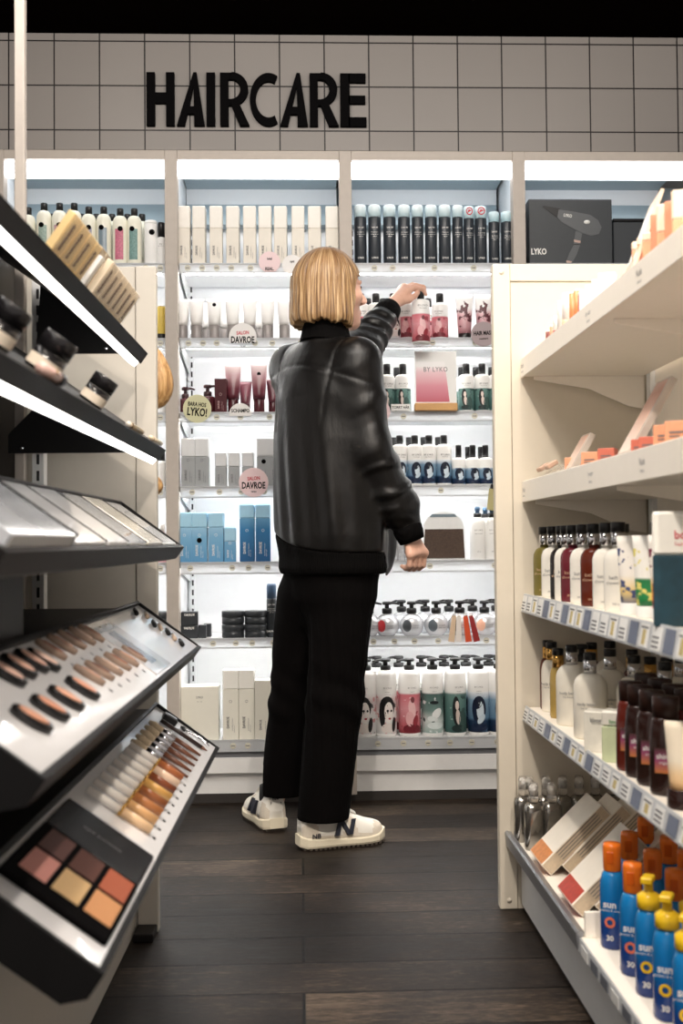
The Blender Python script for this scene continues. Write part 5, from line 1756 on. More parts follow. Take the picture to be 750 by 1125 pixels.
# --- goods in the first tray (glossy packs)
mgl1 = mat('gloss_pack', (238, 238, 240), .08, var=.02, coat=.5)
mgl2 = mat('gloss_pack_grey', (186, 190, 196), .08, var=.25, vscale=7, coat=.5)
mgl3 = mat('gloss_pack_pearl', (226, 218, 202), .12, var=.12, vscale=30, coat=.4)
y = -1.34
packs = [(.288, .016, mgl2, 'thick glossy white pack at the near end of the first tray'), (.20, .007, mgl1, 'flat glossy white pack beside the thick one'), (.16, .007, mgl1, 'flat glossy white pack in the middle of the first tray'),
         (.17, .006, mgl2, 'grey glossy pack past the middle of the first tray'), (.17, .007, mgl3, 'pearly pack with fine print, first tray'), (.18, .005, mgl1, 'thin glossy white pack at the far end of the first tray')]
for i, (w, h, m, lb) in enumerate(packs):
    t = thing('gloss_pack', lb, 'make-up')
    on_slope(t, 2, y + w / 2, SLEN / 2, -.003)
    part('pack', MB().box(-SLEN / 2 + .012, SLEN / 2 - .012, -w / 2, w / 2, 0.0003, h, .0015), m, t)
    part('edge_band', MB().box(SLEN / 2 - .0119, SLEN / 2 - .0112, -w / 2 + .004, w / 2 - .004, .001, h - .001), M_pwhite, t)
    part('dark_hinge', MB().box(-SLEN / 2 + .014, SLEN / 2 - .014, w / 2 + .002, w / 2 + .016, 0.0003, h * 1.04), M_ink, t)  # black strip along the gap to the next pack
    y += w + .020

# --- goods in the second tray (testers)
mring = mat('tester_black', (24, 22, 22), .2)
SK = [(236, 196, 178), (228, 182, 160), (222, 176, 156), (240, 206, 190), (206, 150, 122), (198, 138, 110), (214, 160, 132), (204, 146, 120)]


def oval(mb, rx, ry, z0, z1, n=22):
    return mb.lathe([(1, z0), (1, z1 - .001), (.92, z1)], n, rx, ry)


pts = [(7, 741), (20, 733), (34, 727), (47, 726), (34, 791), (54, 779), (72, 768), (90, 757)]
for i, (u, v) in enumerate(pts):
    tt, ss = TP(3, u, v)
    lb = f'{ORD[i % 4]} black framed blush tester from the near end, {("upper", "lower")[i // 4]} row of the second tray'
    t = thing('blush_tester', lb, 'make-up', group='black framed blush testers')
    on_slope(t, 3, tt, max(.03, min(SLEN - .03, ss)), -.003, .35)
    part('case', oval(MB(), .026, .0165, .0002, .009), mring, t)
    part('blush', oval(MB(), .019, .0105, .0092, .0108), mat(f'blush_{i}', SK[i], .3), t)
pts = [(56, 714), (68, 708), (79, 703), (90, 699), (100, 696), (98, 742), (109, 737), (119, 732), (129, 727), (138, 723), (147, 719)]
mclearp = mat('tester_smoke', (176, 150, 132), .12, var=.1, trans=.3)
for i, (u, v) in enumerate(pts):
    tt, ss = TP(3, u, v)
    j, rw, n = (i, 'upper', 5) if i < 5 else (i - 5, 'lower', 6)
    t = thing('gloss_tester', f'{ORD[j]} smoky clear tester after the black framed ones, {rw} row of the second tray', 'make-up', group='smoky clear testers')
    on_slope(t, 3, tt, max(.03, min(SLEN - .03, ss)), -.003, .35)
    part('case', oval(MB(), .025, .0105, .0002, .008), mclearp, t)
    part('shade', oval(MB(), .016, .006, .0082, .0096), mat(f'shade_{i % 4}', [(150, 104, 84), (190, 150, 130), (120, 84, 70), (206, 178, 160)][i % 4], .25), t)
    part('number_plate', MB().box(.034, .040, -.004, .004, .0001, .001), M_inkgrey, t)
pts = [(148, 672), (160, 676), (168, 685), (175, 689), (183, 694), (190, 700), (198, 706)]
for i, (u, v) in enumerate(pts):
    tt, ss = TP(3, u, v)
    t = thing('eye_pencil', f'{ORD[i]} short black tipped pencil from the back, far end of the second tray', 'make-up', group='short pencils of the second tray')
    on_slope(t, 3, tt, max(.02, min(SLEN - .02, ss)), .002, PI / 2 + .35)
    part('barrel', MB().tube([(-.022, 0, 0), (.006, 0, 0)], .0045, 10), M_standblack if i % 2 == 0 else mat('pencil_taupe', (170, 150, 130), .3), t)
    part('tip', MB().tube([(.0062, 0, 0), (.022, 0, 0)], [.0045, .0012], 10), mring, t)
t = thing('shade_card', 'glossy grey and brown shade card lying between testers and pencils', 'card')  # flat patch added for the tray glass reflection, painted into its colours
tt, ss = TP(3, 160, 712)
on_slope(t, 3, tt - .06, SLEN / 2, -.0028)
part('card', MB().box(-SLEN / 2 + .014, SLEN / 2 - .014, -.085, .085, .0, .0022), mat('shade_card', (206, 204, 206), .06, var=.3, vscale=9, coat=.8), t)
part('colour_strip', MB().box(-.04, .05, -.03, .02, .0023, .003).box(-.06, -.045, -.07, .07, .0023, .003), mat('shade_strip', (120, 128, 140), .1, var=.4, vscale=40), t)

# --- goods in the third tray
t = thing('eyeshadow_palette', 'open black eyeshadow palette with six warm pans at the near end of the third tray', 'make-up')
c4 = [TP(4, u, v) for u, v in ((3, 950), (40, 920), (135, 993), (110, 1043), (68, 890), (157, 963))]
yb0 = max(-1.27, min(c4[0][0], c4[3][0]))
pw = .205
on_slope(t, 4, -1.115, SLEN / 2, -.003)
hx = SLEN / 2 - .013
part('case', MB().box(-hx, hx, -pw / 2, pw / 2 - .004, .0003, .008, .002), M_ink, t)
SH = [(92, 62, 58), (200, 138, 128), (86, 52, 44), (198, 164, 118), (160, 84, 58), (196, 140, 94)]
for i in range(6):
    r_, c_ = i % 2, i // 2
    x_ = -hx + .01 + (hx * 2 - .012) * (c_ + .5) / 3
    y_ = pw / 2 - .052 - r_ * .084
    part('pan', MB().box(x_ - .018, x_ + .018, y_ - .037, y_ + .037, .0082, .0094, .001), mat(f'pan_{i}', SH[i], .75, var=.06, vscale=300), t, f'{("dark mauve", "dusty pink", "deep brown", "pale tan", "terracotta", "peach")[i]} pressed powder pan')
ld = MB().box(-hx, hx, pw / 2, pw / 2 + .135, .0003, .006, .002)
part('lid', ld, mat('lid_black', (30, 29, 30), .2), t)
part('hinge', MB().tube([(-hx + .01, pw / 2 - .002, .005), (hx - .01, pw / 2 - .002, .005)], .0018, 8), M_silver, t)
tx = MB()
M = Matrix(((0, -1, 0, 0), (0, 0, 1, 0), (-1, 0, 0, 0), (0, 0, 0, 1)))
add_text(tx, 'eye palette', .011, 0, 0, 0, .9, M=Matrix.Translation((0, pw / 2 + .07, .0063)) @ Matrix.Rotation(-PI / 2, 4, 'X') @ Matrix.Rotation(0, 4, 'Y'))
part('lettering', tx, mat('ink_faint', (90, 88, 88), .4), t)

GL = [(226, 190, 150), (206, 160, 110), (170, 110, 66), (140, 84, 50), (196, 150, 84), (120, 66, 42), (216, 186, 160), (160, 96, 60)]
for i in range(8):
    f = i / 7
    tt = -.80 + .36 * f
    t = thing('lip_gloss', f'{ORD[i]} clear lip gloss with a gold band from the palette, third tray', 'make-up', group='lip glosses of the third tray')
    on_slope(t, 4, tt, SLEN * .52, .0055, .12)
    part('tube', MB().tube([(.002, 0, 0), (.052, 0, 0)], .0070, 12), mat(f'gloss_{i}', GL[i], .1, var=.05), t)
    part('cap', MB().tube([(-.058, 0, 0), (-.002, 0, 0)], .0058, 12), mat('gloss_cap', (240, 234, 226), .08, var=.03), t)
    part('band', MB().tube([(-.0019, 0, 0), (.0018, 0, 0)], .0081, 12), M_gold, t)
    part('number_plate', MB().box(.060, .065, -.0035, .0035, -.0084, -.0075), M_ink, t)
mwood = mat('brush_wood', (96, 58, 40), .35, var=.1)
for i in range(5):
    tt = -.40 + .052 * i
    t = thing('make_up_brush', f'{ORD[i]} slim brush with a brown handle after the glosses, third tray', 'brush', group='brushes of the third tray')
    on_slope(t, 4, tt, SLEN * .52, .003, .1)
    part('handle', MB().tube([(.0, 0, 0), (.03, 0, 0), (.06, 0, 0)], [.0052, .0045, .0024], 10), mwood, t)
    part('ferrule', MB().tube([(-.03, 0, 0), (-.0002, 0, 0)], [.0058, .0052], 12), M_silver, t)
    part('bristles', MB().tube([(-.062, 0, 0), (-.05, 0, 0), (-.0302, 0, 0)], [.003, .0072, .0056], 12), mat('bristle', (206, 186, 156), .7, var=.15, vscale=300), t)
tt, ss = TP(4, 186, 834)
t = thing('eye_pencil', 'long dark brown pencil lying past the brushes in the third tray', 'make-up')
on_slope(t, 4, -.115, SLEN * .5, .0022, .1)
part('barrel', MB().tube([(-.05, 0, 0), (.05, 0, 0)], .0042, 10), mat('pencil_brown', (48, 34, 30), .3), t)
part('tip', MB().tube([(.0502, 0, 0), (.064, 0, 0)], [.0042, .001], 10), mwood, t)
t = thing('sharpener', 'small black sharpener at the far end of the third tray', 'make-up')
on_slope(t, 4, -.07, SLEN * .72, -.003, .2)
part('body', MB().box(-.016, .016, -.012, .012, .0002, .014, .002), M_capblack, t)
part('barrel_hole', MB().lathe([(.0055, 0), (.0055, .001)], 14, M=Matrix.Translation((.0162, 0, .007)) @ Matrix.Rotation(PI / 2, 4, 'Y')), M_silver, t)
part('blade', MB().box(-.010, .012, -.005, .006, .0142, .0156), M_silver, t)
t = thing('lash_curler', 'little black and silver lash curler at the far front corner of the third tray', 'make-up')
on_slope(t, 4, -.05, SLEN * .3, .001, .2)
cu = MB().tube([(-.03, -.008, 0), (-.01, -.003, 0), (.004, 0, 0), (.02, .006, 0), (.026, .012, 0)], .002, 8)
cu.tube([(-.03, .010, 0), (-.01, .004, 0), (.004, 0, .004), (.02, -.006, 0), (.027, -.009, 0)], .002, 8)
part('handles', cu, M_silver, t)
part('clamp', MB().tube([(-.034, -.010, 0), (-.042, 0, .001), (-.034, .012, 0)], .003, 8), M_capblack, t)

# --- hair pieces hanging on the far side of the stand
mblonde_s = mat('hairpiece', (200, 148, 82), .45, fn=lambda nt: (nt.link(nt.ramp(nt.noise(9, 4, .6, (14, 14, .6)), [(.3, lin((112, 76, 44))), (.5, lin((186, 144, 92))), (.72, lin((224, 190, 140)))]), nt.bsdf.inputs['Base Color']),
                                                                nt.bump(nt.noise(9, 4, .6, (14, 14, .6)), .5, .004)))
for u, v0, v1, lb in ((178, 383, 452, 'blonde hair piece hanging beside the stand in front of the post'), (171, 517, 548, 'short golden hair piece hanging behind the stand edge')):
    yy = 2.66
    a, b = P(u, v0, Y=yy), P(u, v1, Y=yy)
    L = a.z - b.z
    w = .038 if v0 < 400 else .03
    t = thing('hair_piece', lb, 'wig', (a.x - .018, yy, b.z))
    rings = []
    for k in range(13):
        f = k / 12
        r = w * (.12 + 1.0 * math.sin(PI * min(1, (1 - f) ** .7 * .97)) ** .8) if f < 1 else w * .1
        rings.append([(-.02 * f * f + .012 * f + r * math.cos(2 * PI * i / 28) * (1 + .05 * (i % 2)), r * .8 * math.sin(2 * PI * i / 28) * (1 + .05 * (i % 2)), L * (1 - f)) for i in range(28)])
    part('strands', MB().loft(rings), mblonde_s, t)
    part('hook', MB().tube([(0, 0, L - .002), (-.01, -.02, L + .008), (-.02, -.055, L + .008)], .0025, 8), M_silver, t)
# ------------------------------------------------------------------ the person: smooth bodies grown from distance fields


class Field:
    def __init__(s, lo, hi, h):
        s.lo, s.h = np.array(lo, float), h
        s.n = [int(math.ceil((hi[i] - lo[i]) / h)) + 1 for i in range(3)]
        s.ax = [(s.lo[i] + h * np.arange(s.n[i])).astype(np.float32) for i in range(3)]
        s.F = np.full(s.n, 1.0, np.float32)

    def sub(s, lo, hi, m):
        r = []
        for i in range(3):
            a = max(0, int((lo[i] - m - s.lo[i]) / s.h))
            b = min(s.n[i], int((hi[i] + m - s.lo[i]) / s.h) + 2)
            if b <= a:
                return None
            r.append(slice(a, b))
        x = s.ax[0][r[0]][:, None, None]
        y = s.ax[1][r[1]][None, :, None]
        z = s.ax[2][r[2]][None, None, :]
        return tuple(r), x, y, z

    def put(s, lo, hi, fn, k=0.01):
        q = s.sub(lo, hi, k + 4 * s.h)
        if q is None:
            return s
        r, x, y, z = q
        d = fn(x, y, z).astype(np.float32)
        a = s.F[r]
        if k > 0:
            hh = np.clip(.5 + .5 * (a - d) / k, 0, 1)
            s.F[r] = a * (1 - hh) + d * hh - k * hh * (1 - hh)
        else:
            s.F[r] = np.minimum(a, d)
        return s

    def cut(s, fn):
        x = s.ax[0][:, None, None]
        y = s.ax[1][None, :, None]
        z = s.ax[2][None, None, :]
        s.F = np.maximum(s.F, fn(x, y, z).astype(np.float32))
        return s

    def warp(s, fn):
        x = s.ax[0][:, None, None]
        y = s.ax[1][None, :, None]
        z = s.ax[2][None, None, :]
        s.F = s.F + fn(x, y, z).astype(np.float32) * (np.abs(s.F) < .08)
        return s

    def cap(s, a, b, ra, rb, k=0.01, cutz=None, wr=None):
        a, b = np.array(a, float), np.array(b, float)
        ab = b - a
        L2 = float(ab @ ab)
        R = max(ra, rb) + (wr[0] if wr else 0)

        def fn(x, y, z):
            t = np.clip(((x - a[0]) * ab[0] + (y - a[1]) * ab[1] + (z - a[2]) * ab[2]) / L2, 0, 1)
            d = np.sqrt((x - a[0] - t * ab[0]) ** 2 + (y - a[1] - t * ab[1]) ** 2 + (z - a[2] - t * ab[2]) ** 2) - (ra + (rb - ra) * t)
            if wr:
                A, lam, ph = wr
                w = np.sin(2 * PI * (t * math.sqrt(L2) + .012 * np.sin(31 * x + 17 * y + ph) + .010 * np.sin(43 * z - 29 * y)) / lam + ph)
                d = d - A * np.maximum(w, -.2) * np.sin(PI * np.clip(t, 0.02, .98)) ** .5
            if cutz is not None:
                d = np.maximum(d, cutz - z)
            return d
        return s.put(np.minimum(a, b) - R, np.maximum(a, b) + R, fn, k)

    def chain(s, pts, rs, k=0.01, **kw):
        for i in range(len(pts) - 1):
            s.cap(pts[i], pts[i + 1], rs[i], rs[i + 1], k, **kw)
        return s

    def ell(s, c, r, k=0.01, ang=0.0):
        c, r = np.array(c, float), np.array(r, float)
        R = max(r[0], r[1])
        ca, sa = math.cos(ang), math.sin(ang)

        def fn(x, y, z):
            px, py, pz = x - c[0], y - c[1], z - c[2]
            qx, qy = px * ca + py * sa, -px * sa + py * ca
            k0 = np.sqrt((qx / r[0]) ** 2 + (qy / r[1]) ** 2 + (pz / r[2]) ** 2)
            k1 = np.sqrt((qx / r[0] ** 2) ** 2 + (qy / r[1] ** 2) ** 2 + (pz / r[2] ** 2) ** 2) + 1e-9
            return k0 * (k0 - 1) / k1
        return s.put(c - np.array([R, R, r[2]]), c + np.array([R, R, r[2]]), fn, k)

    def column(s, table, k=0.02):
        """stack of ellipses: (z, half width, half depth, centre x, centre y)"""
        T = np.array(table, float)
        R = T[:, 1:3].max()

        def fn(x, y, z):
            zz = z[0, 0, :]
            a, b, cx, cy = (np.interp(zz, T[:, 0], T[:, i]).astype(np.float32)[None, None, :] for i in (1, 2, 3, 4))
            px, py = x - cx, y - cy
            k0 = np.sqrt((px / a) ** 2 + (py / b) ** 2)
            k1 = np.sqrt((px / a ** 2) ** 2 + (py / b ** 2) ** 2) + 1e-9
            d = k0 * (k0 - 1) / k1
            d = np.where(k0 < 1e-3, -np.minimum(a, b), d)
            return np.maximum(d, np.maximum(T[0, 0] - z, z - T[-1, 0]))
        return s.put((T[:, 3].min() - R, T[:, 4].min() - R, T[0, 0]), (T[:, 3].max() + R, T[:, 4].max() + R, T[-1, 0]), fn, k)

    def nets(s):
        F = s.F
        ins = (F < 0)
        c = np.zeros([m - 1 for m in s.n], np.uint8)
        for dx in (0, 1):
            for dy in (0, 1):
                for dz in (0, 1):
                    c += ins[dx:s.n[0] - 1 + dx, dy:s.n[1] - 1 + dy, dz:s.n[2] - 1 + dz]
        act = np.argwhere((c > 0) & (c < 8))
        idx = np.full(c.shape, -1, np.int32)
        idx[act[:, 0], act[:, 1], act[:, 2]] = np.arange(len(act))
        pos = np.zeros((len(act), 3))
        cnt = np.zeros(len(act))
        cor = [(i, j, k) for i in (0, 1) for j in (0, 1) for k in (0, 1)]
        val = {q: F[act[:, 0] + q[0], act[:, 1] + q[1], act[:, 2] + q[2]].astype(float) for q in cor}
        for q in cor:
            for ax in range(3):
                if q[ax] == 0:
                    p = list(q)
                    p[ax] = 1
                    p = tuple(p)
                    a, b = val[q], val[p]
                    m = (a < 0) != (b < 0)
                    t = np.where(m, a / np.where(m, a - b, 1), 0)
                    for i in range(3):
                        pos[:, i] += m * (q[i] + (t if i == ax else 0))
                    cnt += m
        V = s.lo + (act + pos / cnt[:, None]) * s.h
        faces = []
        for ax in range(3):
            o1, o2 = (ax + 1) % 3, (ax + 2) % 3
            sl0 = [slice(1, s.n[i] - 1) for i in range(3)]
            sl1 = list(sl0)
            sl0[ax] = slice(0, s.n[ax] - 1)
            sl1[ax] = slice(1, s.n[ax])
            A, Bv = ins[tuple(sl0)], ins[tuple(sl1)]
            e = np.argwhere(A != Bv)
            if not len(e):
                continue
            sgn = A[e[:, 0], e[:, 1], e[:, 2]]
            g = e + 1
            g[:, ax] -= 1
            q = []
            for d1, d2 in ((-1, -1), (0, -1), (0, 0), (-1, 0)):
                p = g.copy()
                p[:, o1] += d1
                p[:, o2] += d2
                q.append(idx[p[:, 0], p[:, 1], p[:, 2]])
            q = np.stack(q, 1)
            q[~sgn] = q[~sgn][:, ::-1]
            faces.append(q)
        return V, np.concatenate(faces)


def field_mesh(name, fld, mats, pick=None, smooth=2):
    V, Q = fld.nets()
    ok = (Q >= 0).all(1)
    Q = Q[ok]
    for _ in range(smooth):                     # relax the lattice a little
        acc = np.zeros_like(V)
        n = np.zeros(len(V))
        for a, b in ((0, 1), (1, 2), (2, 3), (3, 0)):
            np.add.at(acc, Q[:, a], V[Q[:, b]])
            np.add.at(acc, Q[:, b], V[Q[:, a]])
            np.add.at(n, Q[:, a], 1)
            np.add.at(n, Q[:, b], 1)
        V = V * .5 + acc / np.maximum(n, 1)[:, None] * .5
    me = bpy.data.meshes.new(name)
    me.vertices.add(len(V))
    me.vertices.foreach_set('co', V.astype(np.float32).ravel())
    me.loops.add(len(Q) * 4)
    me.loops.foreach_set('vertex_index', Q.astype(np.int32).ravel())
    me.polygons.add(len(Q))
    me.polygons.foreach_set('loop_start', np.arange(0, len(Q) * 4, 4, dtype=np.int32))
    me.polygons.foreach_set('loop_total', np.full(len(Q), 4, np.int32))
    for m in mats:
        me.materials.append(m)
    if pick is not None:
        me.polygons.foreach_set('material_index', pick(V[Q].mean(1)).astype(np.int32))
    me.polygons.foreach_set('use_smooth', np.ones(len(Q), bool))
    me.update(calc_edges=True)
    me.validate()
    return me


PHI = math.radians(48)
PY = 3.27
PXc = P(360.5, 500, Y=PY).x
PM = Matrix.Translation((PXc, PY, 0)) @ Matrix.Rotation(-PHI, 4, 'Z')     # x = her right, y = the way she faces
PI_ = PM.inverted()


def Lp(u, v, Y):
    return PI_ @ P(u, v, Y=Y)


per = thing('person', 'person with a blonde bob in a black leather jacket reaching for a bottle', 'person')
per.matrix_world = PM

# ---- materials


def _skin(nt):
    f = nt.noise(60, 3)
    nt.link(nt.mix(f, lin((206, 158, 136)), lin((226, 182, 160))), nt.bsdf.inputs['Base Color'])
    nt.bump(nt.noise(420, 2), .08, .001)


def _hair(nt):
    tc = nt.add('ShaderNodeTexCoord')
    sp = nt.add('ShaderNodeSeparateXYZ')
    nt.link(tc.outputs['Object'], sp.inputs[0])
    at = nt.math('ARCTAN2', sp.outputs[0], sp.outputs[1])
    cb = nt.add('ShaderNodeCombineXYZ')
    nt.link(nt.math('MULTIPLY', at, 9.0), cb.inputs[0])
    nt.link(nt.math('MULTIPLY', sp.outputs[2], 2.2), cb.inputs[1])
    n1 = nt.add('ShaderNodeTexNoise')
    nt.link(cb.outputs[0], n1.inputs['Vector'])
    n1.inputs['Scale'].default_value = 2.0
    n1.inputs['Detail'].default_value = 6
    n1.inputs['Roughness'].default_value = .7
    col = nt.ramp(n1.outputs['Fac'], [(.36, lin((70, 48, 31))), (.48, lin((140, 106, 68))), (.58, lin((188, 156, 114))), (.71, lin((232, 211, 174)))])
    # darker grown-out roots at the crown
    r = nt.add('ShaderNodeMapRange')
    nt.link(sp.outputs[2], r.inputs[0])
    r.inputs[1].default_value = 1.62
    r.inputs[2].default_value = 1.715
    col = nt.mix(nt.math('MULTIPLY', r.outputs[0], .72), col, lin((92, 64, 42)))
    nt.link(col, nt.bsdf.inputs['Base Color'])
    nt.bump(n1.outputs['Fac'], .5, .005)


def _leather(nt):
    f = nt.noise(24, 5, .65)
    nt.link(nt.mix(f, lin((7, 6, 6)), lin((13, 11, 10))), nt.bsdf.inputs['Base Color'])
    h = nt.math('ADD', nt.math('MULTIPLY', nt.noise(15, 4, .55, (1, 1, .4), dist=.5), 1.0), nt.math('MULTIPLY', nt.noise(420, 2), .05))
    nt.bump(h, .3, .010)
    nt.link(nt.math('ADD', nt.math('MULTIPLY', f, .2), .28), nt.bsdf.inputs['Roughness'])


def _cord(nt):
    tc = nt.add('ShaderNodeTexCoord')
    sp = nt.add('ShaderNodeSeparateXYZ')
    nt.link(tc.outputs['Object'], sp.inputs[0])
    s_ = nt.math('SINE', nt.math('MULTIPLY', nt.math('ADD', sp.outputs[0], nt.math('MULTIPLY', sp.outputs[1], .7)), 1500.0))
    nt.link(nt.mix(nt.noise(9, 3), lin((7, 6, 6)), lin((13, 11, 11))), nt.bsdf.inputs['Base Color'])
    nt.bump(s_, .25, .001)


def _rib(nt):
    tc = nt.add('ShaderNodeTexCoord')
    sp = nt.add('ShaderNodeSeparateXYZ')
    nt.link(tc.outputs['Object'], sp.inputs[0])
    at = nt.math('ARCTAN2', sp.outputs[0], sp.outputs[1])
    nt.bump(nt.math('SINE', nt.math('MULTIPLY', at, 150.0)), .35, .002)


M_skin = mat('skin', rough=.45, fn=_skin)
M_lip = mat('lip', (176, 96, 92), .4)
M_hair = mat('blonde_hair', rough=.38, fn=_hair)
M_leather = mat('leather_black', rough=.36, fn=_leather, spec=.42)
M_cord = mat('corduroy_black', rough=.9, fn=_cord, spec=.06)
M_rib = mat('knit_black', (15, 14, 15), .9, fn=_rib, spec=.08)
mat('knit_black').node_tree.nodes['Principled BSDF'].inputs['Base Color'].default_value = (*lin((9, 8, 8)), 1)

# ---- joints (her own frame)
r_sh, r_el = (.128, -.005, 1.372), (.158, .010, 1.115)
r_wr = tuple(Lp(445, 575, 3.205))
r_cuff = tuple(Lp(452.5, 594, 3.20))
r_bulge = tuple(Lp(438, 556, 3.19))
l_sh = (-.150, .0, 1.385)
l_el = tuple(Lp(396, 385, 3.52))
l_wr = tuple(Lp(430, 336, 3.655))
hips_r, knee_r, ank_r = tuple(Lp(376, 655, 3.23)), tuple(Lp(367.5, 770, 3.24)), tuple(Lp(350, 915, 3.252))
hips_l, knee_l, ank_l = tuple(Lp(335, 655, 3.34)), tuple(Lp(321.5, 770, 3.41)), tuple(Lp(300, 890, 3.483))
HY = math.radians(-15)                            # the head turns a little further right
hc, hs = math.cos(HY), math.sin(HY)


def Hd(x, y, z):
    """head frame to body frame"""
    return (x * hc - y * hs - .004, x * hs + y * hc + .021, z)


# ---- body, one surface from scalp to soles
B_ = Field((-.26, -.20, -.005), (.34, .56, 1.73), .0036)
B_.column([(.80, .125, .095, 0, 0), (.95, .125, .085, 0, 0), (1.08, .115, .08, 0, 0), (1.25, .145, .095, 0, -.005), (1.36, .13, .07, 0, -.01), (1.41, .06, .05, 0, -.01)], .03)
B_.chain([(0, -.012, 1.37), (0, .0, 1.47), Hd(0, -.01, 1.56)], [.058, .052, .052], .02)
for hp, kn, an in ((hips_r, knee_r, ank_r), (hips_l, knee_l, ank_l)):
    B_.chain([(hp[0] * .8, hp[1] * .8, .86), hp, kn, an], [.072, .062, .045, .027], .03)
for an, side in ((ank_r, 0), (ank_l, 1)):
    d = Vector((1, 0, 0)) if side == 0 else Vector((0, 1, 0))
FOOT = []
for (hu, hv, ang) in ((329, 932.5, 19), (303.5, 913.5, 108)):
    h0 = P(hu, hv, Z=0)
    dirw = Vector((math.cos(math.radians(ang)), math.sin(math.radians(ang)), 0))
    FOOT.append((h0, dirw))
for an, (h0, dw) in zip((ank_r, ank_l), FOOT):
    a = PI_ @ (h0 + dw * .055 + Vector((0, 0, .06)))
    b = PI_ @ (h0 + dw * .17 + Vector((0, 0, .042)))
    c = PI_ @ (h0 + dw * .225 + Vector((0, 0, .034)))
    B_.chain([an, tuple(a)], [.027, .026], .015)
    B_.chain([tuple(a), tuple(b), tuple(c)], [.026, .023, .017], .015)
# arms
B_.chain([r_sh, r_el, r_wr], [.043, .036, .025], .02)
B_.chain([l_sh, l_el, l_wr], [.043, .036, .024], .02)


def hand(fld, wrist, knuckles, fingers, thumb, rk=.0118, rf=(.0092, .0084, .0076, .0064)):
    for q in knuckles:
        fld.cap(wrist, q, .017, rk, .012)
    for a, b in zip(knuckles, knuckles[1:]):
        fld.cap(a, b, rk, rk, .008)
    for q, fs in zip(knuckles, fingers):
        fld.chain([q] + fs, rf, .0035)
    fld.chain([tuple(np.array(wrist) * .6 + np.array(thumb[0]) * .4)] + thumb, [.015, .0135, .0105, .0085][:len(thumb) + 1], .008)


# raised hand: fingers over the cap, thumb under it
kn = [tuple(Lp(*q)) for q in ((447.5, 320, 3.688), (446.5, 317, 3.707), (444, 316, 3.725), (440.5, 317.5, 3.741))]
fg = [[tuple(Lp(*q)) for q in f] for f in (((456.5, 316, 3.700), (464.5, 318, 3.712), (467.5, 323.5, 3.716)),
                                           ((456.5, 313.5, 3.722), (465, 315.5, 3.734), (468, 320.5, 3.736)),
                                           ((453, 313, 3.744), (461, 314.5, 3.756), (465, 319, 3.757)),
                                           ((448, 315, 3.758), (454, 316.5, 3.766), (458, 320, 3.768)))]
th = [tuple(Lp(*q)) for q in ((440, 331, 3.672), (449, 329.5, 3.682), (455, 326, 3.692), (459, 321.5, 3.702))]
hand(B_, l_wr, kn, fg, th[:3])
B_.cap(th[2], th[3], .0098, .0075, .004)
# lowered hand: back of the hand outwards, fingers curled
k0 = Vector(Lp(458, 606, 3.205))
rvx, fvx = Vector((1, 0, 0)), Vector((0, 1, 0))
dn = Vector((0, 0, -1))
kn, fg = [], []
for i in range(4):
    q = k0 + fvx * (.026 - .0195 * i) + dn * (.000 + (.004, .0, .002, .008)[i]) + rvx * .004
    l_ = (.036, .040, .038, .031)[i]
    p1 = q + (dn * .93 + fvx * .12 - rvx * .22).normalized() * l_
    p2 = p1 + (dn * .45 - rvx * .85 + fvx * .15).normalized() * l_ * .62
    p3 = p2 + (dn * -.25 - rvx * .6 - fvx * .05).normalized() * l_ * .5
    kn.append(tuple(q))
    fg.append([tuple(p1), tuple(p2), tuple(p3)])
t0_ = Vector(r_wr) + dn * .03 + fvx * .022 - rvx * .008
hand(B_, r_wr, kn, fg, [tuple(t0_), tuple(t0_ + (dn * .8 + fvx * .5 - rvx * .3) * .036), tuple(t0_ + (dn * .8 + fvx * .5 - rvx * .3) * .036 + (dn * .85 - rvx * .45) * .027)])
# head
B_.ell(Hd(0, -.006, 1.612), (.070, .088, .094), .02, HY)
B_.ell(Hd(0, .034, 1.545), (.050, .052, .056), .03, HY)
B_.ell(Hd(0, .070, 1.505), (.022, .022, .020), .03)
B_.chain([Hd(0, .082, 1.606), Hd(0, .110, 1.574)], [.008, .0100], .012)                   # nose
B_.ell(Hd(.009, .101, 1.567), (.008, .009, .007), .008)
B_.ell(Hd(-.009, .101, 1.567), (.008, .009, .007), .008)
B_.ell(Hd(0, .084, 1.537), (.022, .012, .0055), .008, HY)                                  # lips
B_.ell(Hd(0, .081, 1.527), (.019, .012, .006), .008, HY)
for sx in (-1, 1):
    B_.ell(Hd(.040 * sx, .056, 1.575), (.024, .022, .022), .02)                            # cheeks
    B_.ell(Hd(.027 * sx, .075, 1.618), (.018, .009, .006), .010, HY)                       # brow
    B_.ell(Hd(.030 * sx, .0690, 1.600), (.0125, .0120, .0100), .006)                       # eye bulge
    B_.ell(Hd(.071 * sx, -.008, 1.585), (.010, .020, .030), .008, HY)                      # ear


def pick_skin(C):
    i = np.zeros(len(C))
    cx, cy = C[:, 0] + .004, C[:, 1] - .021
    hx, hy = cx * hc + cy * hs, -cx * hs + cy * hc
    i[(abs(hx) < .021) & (hy > .083) & (abs(C[:, 2] - 1.532) < .0085)] = 1
    return i


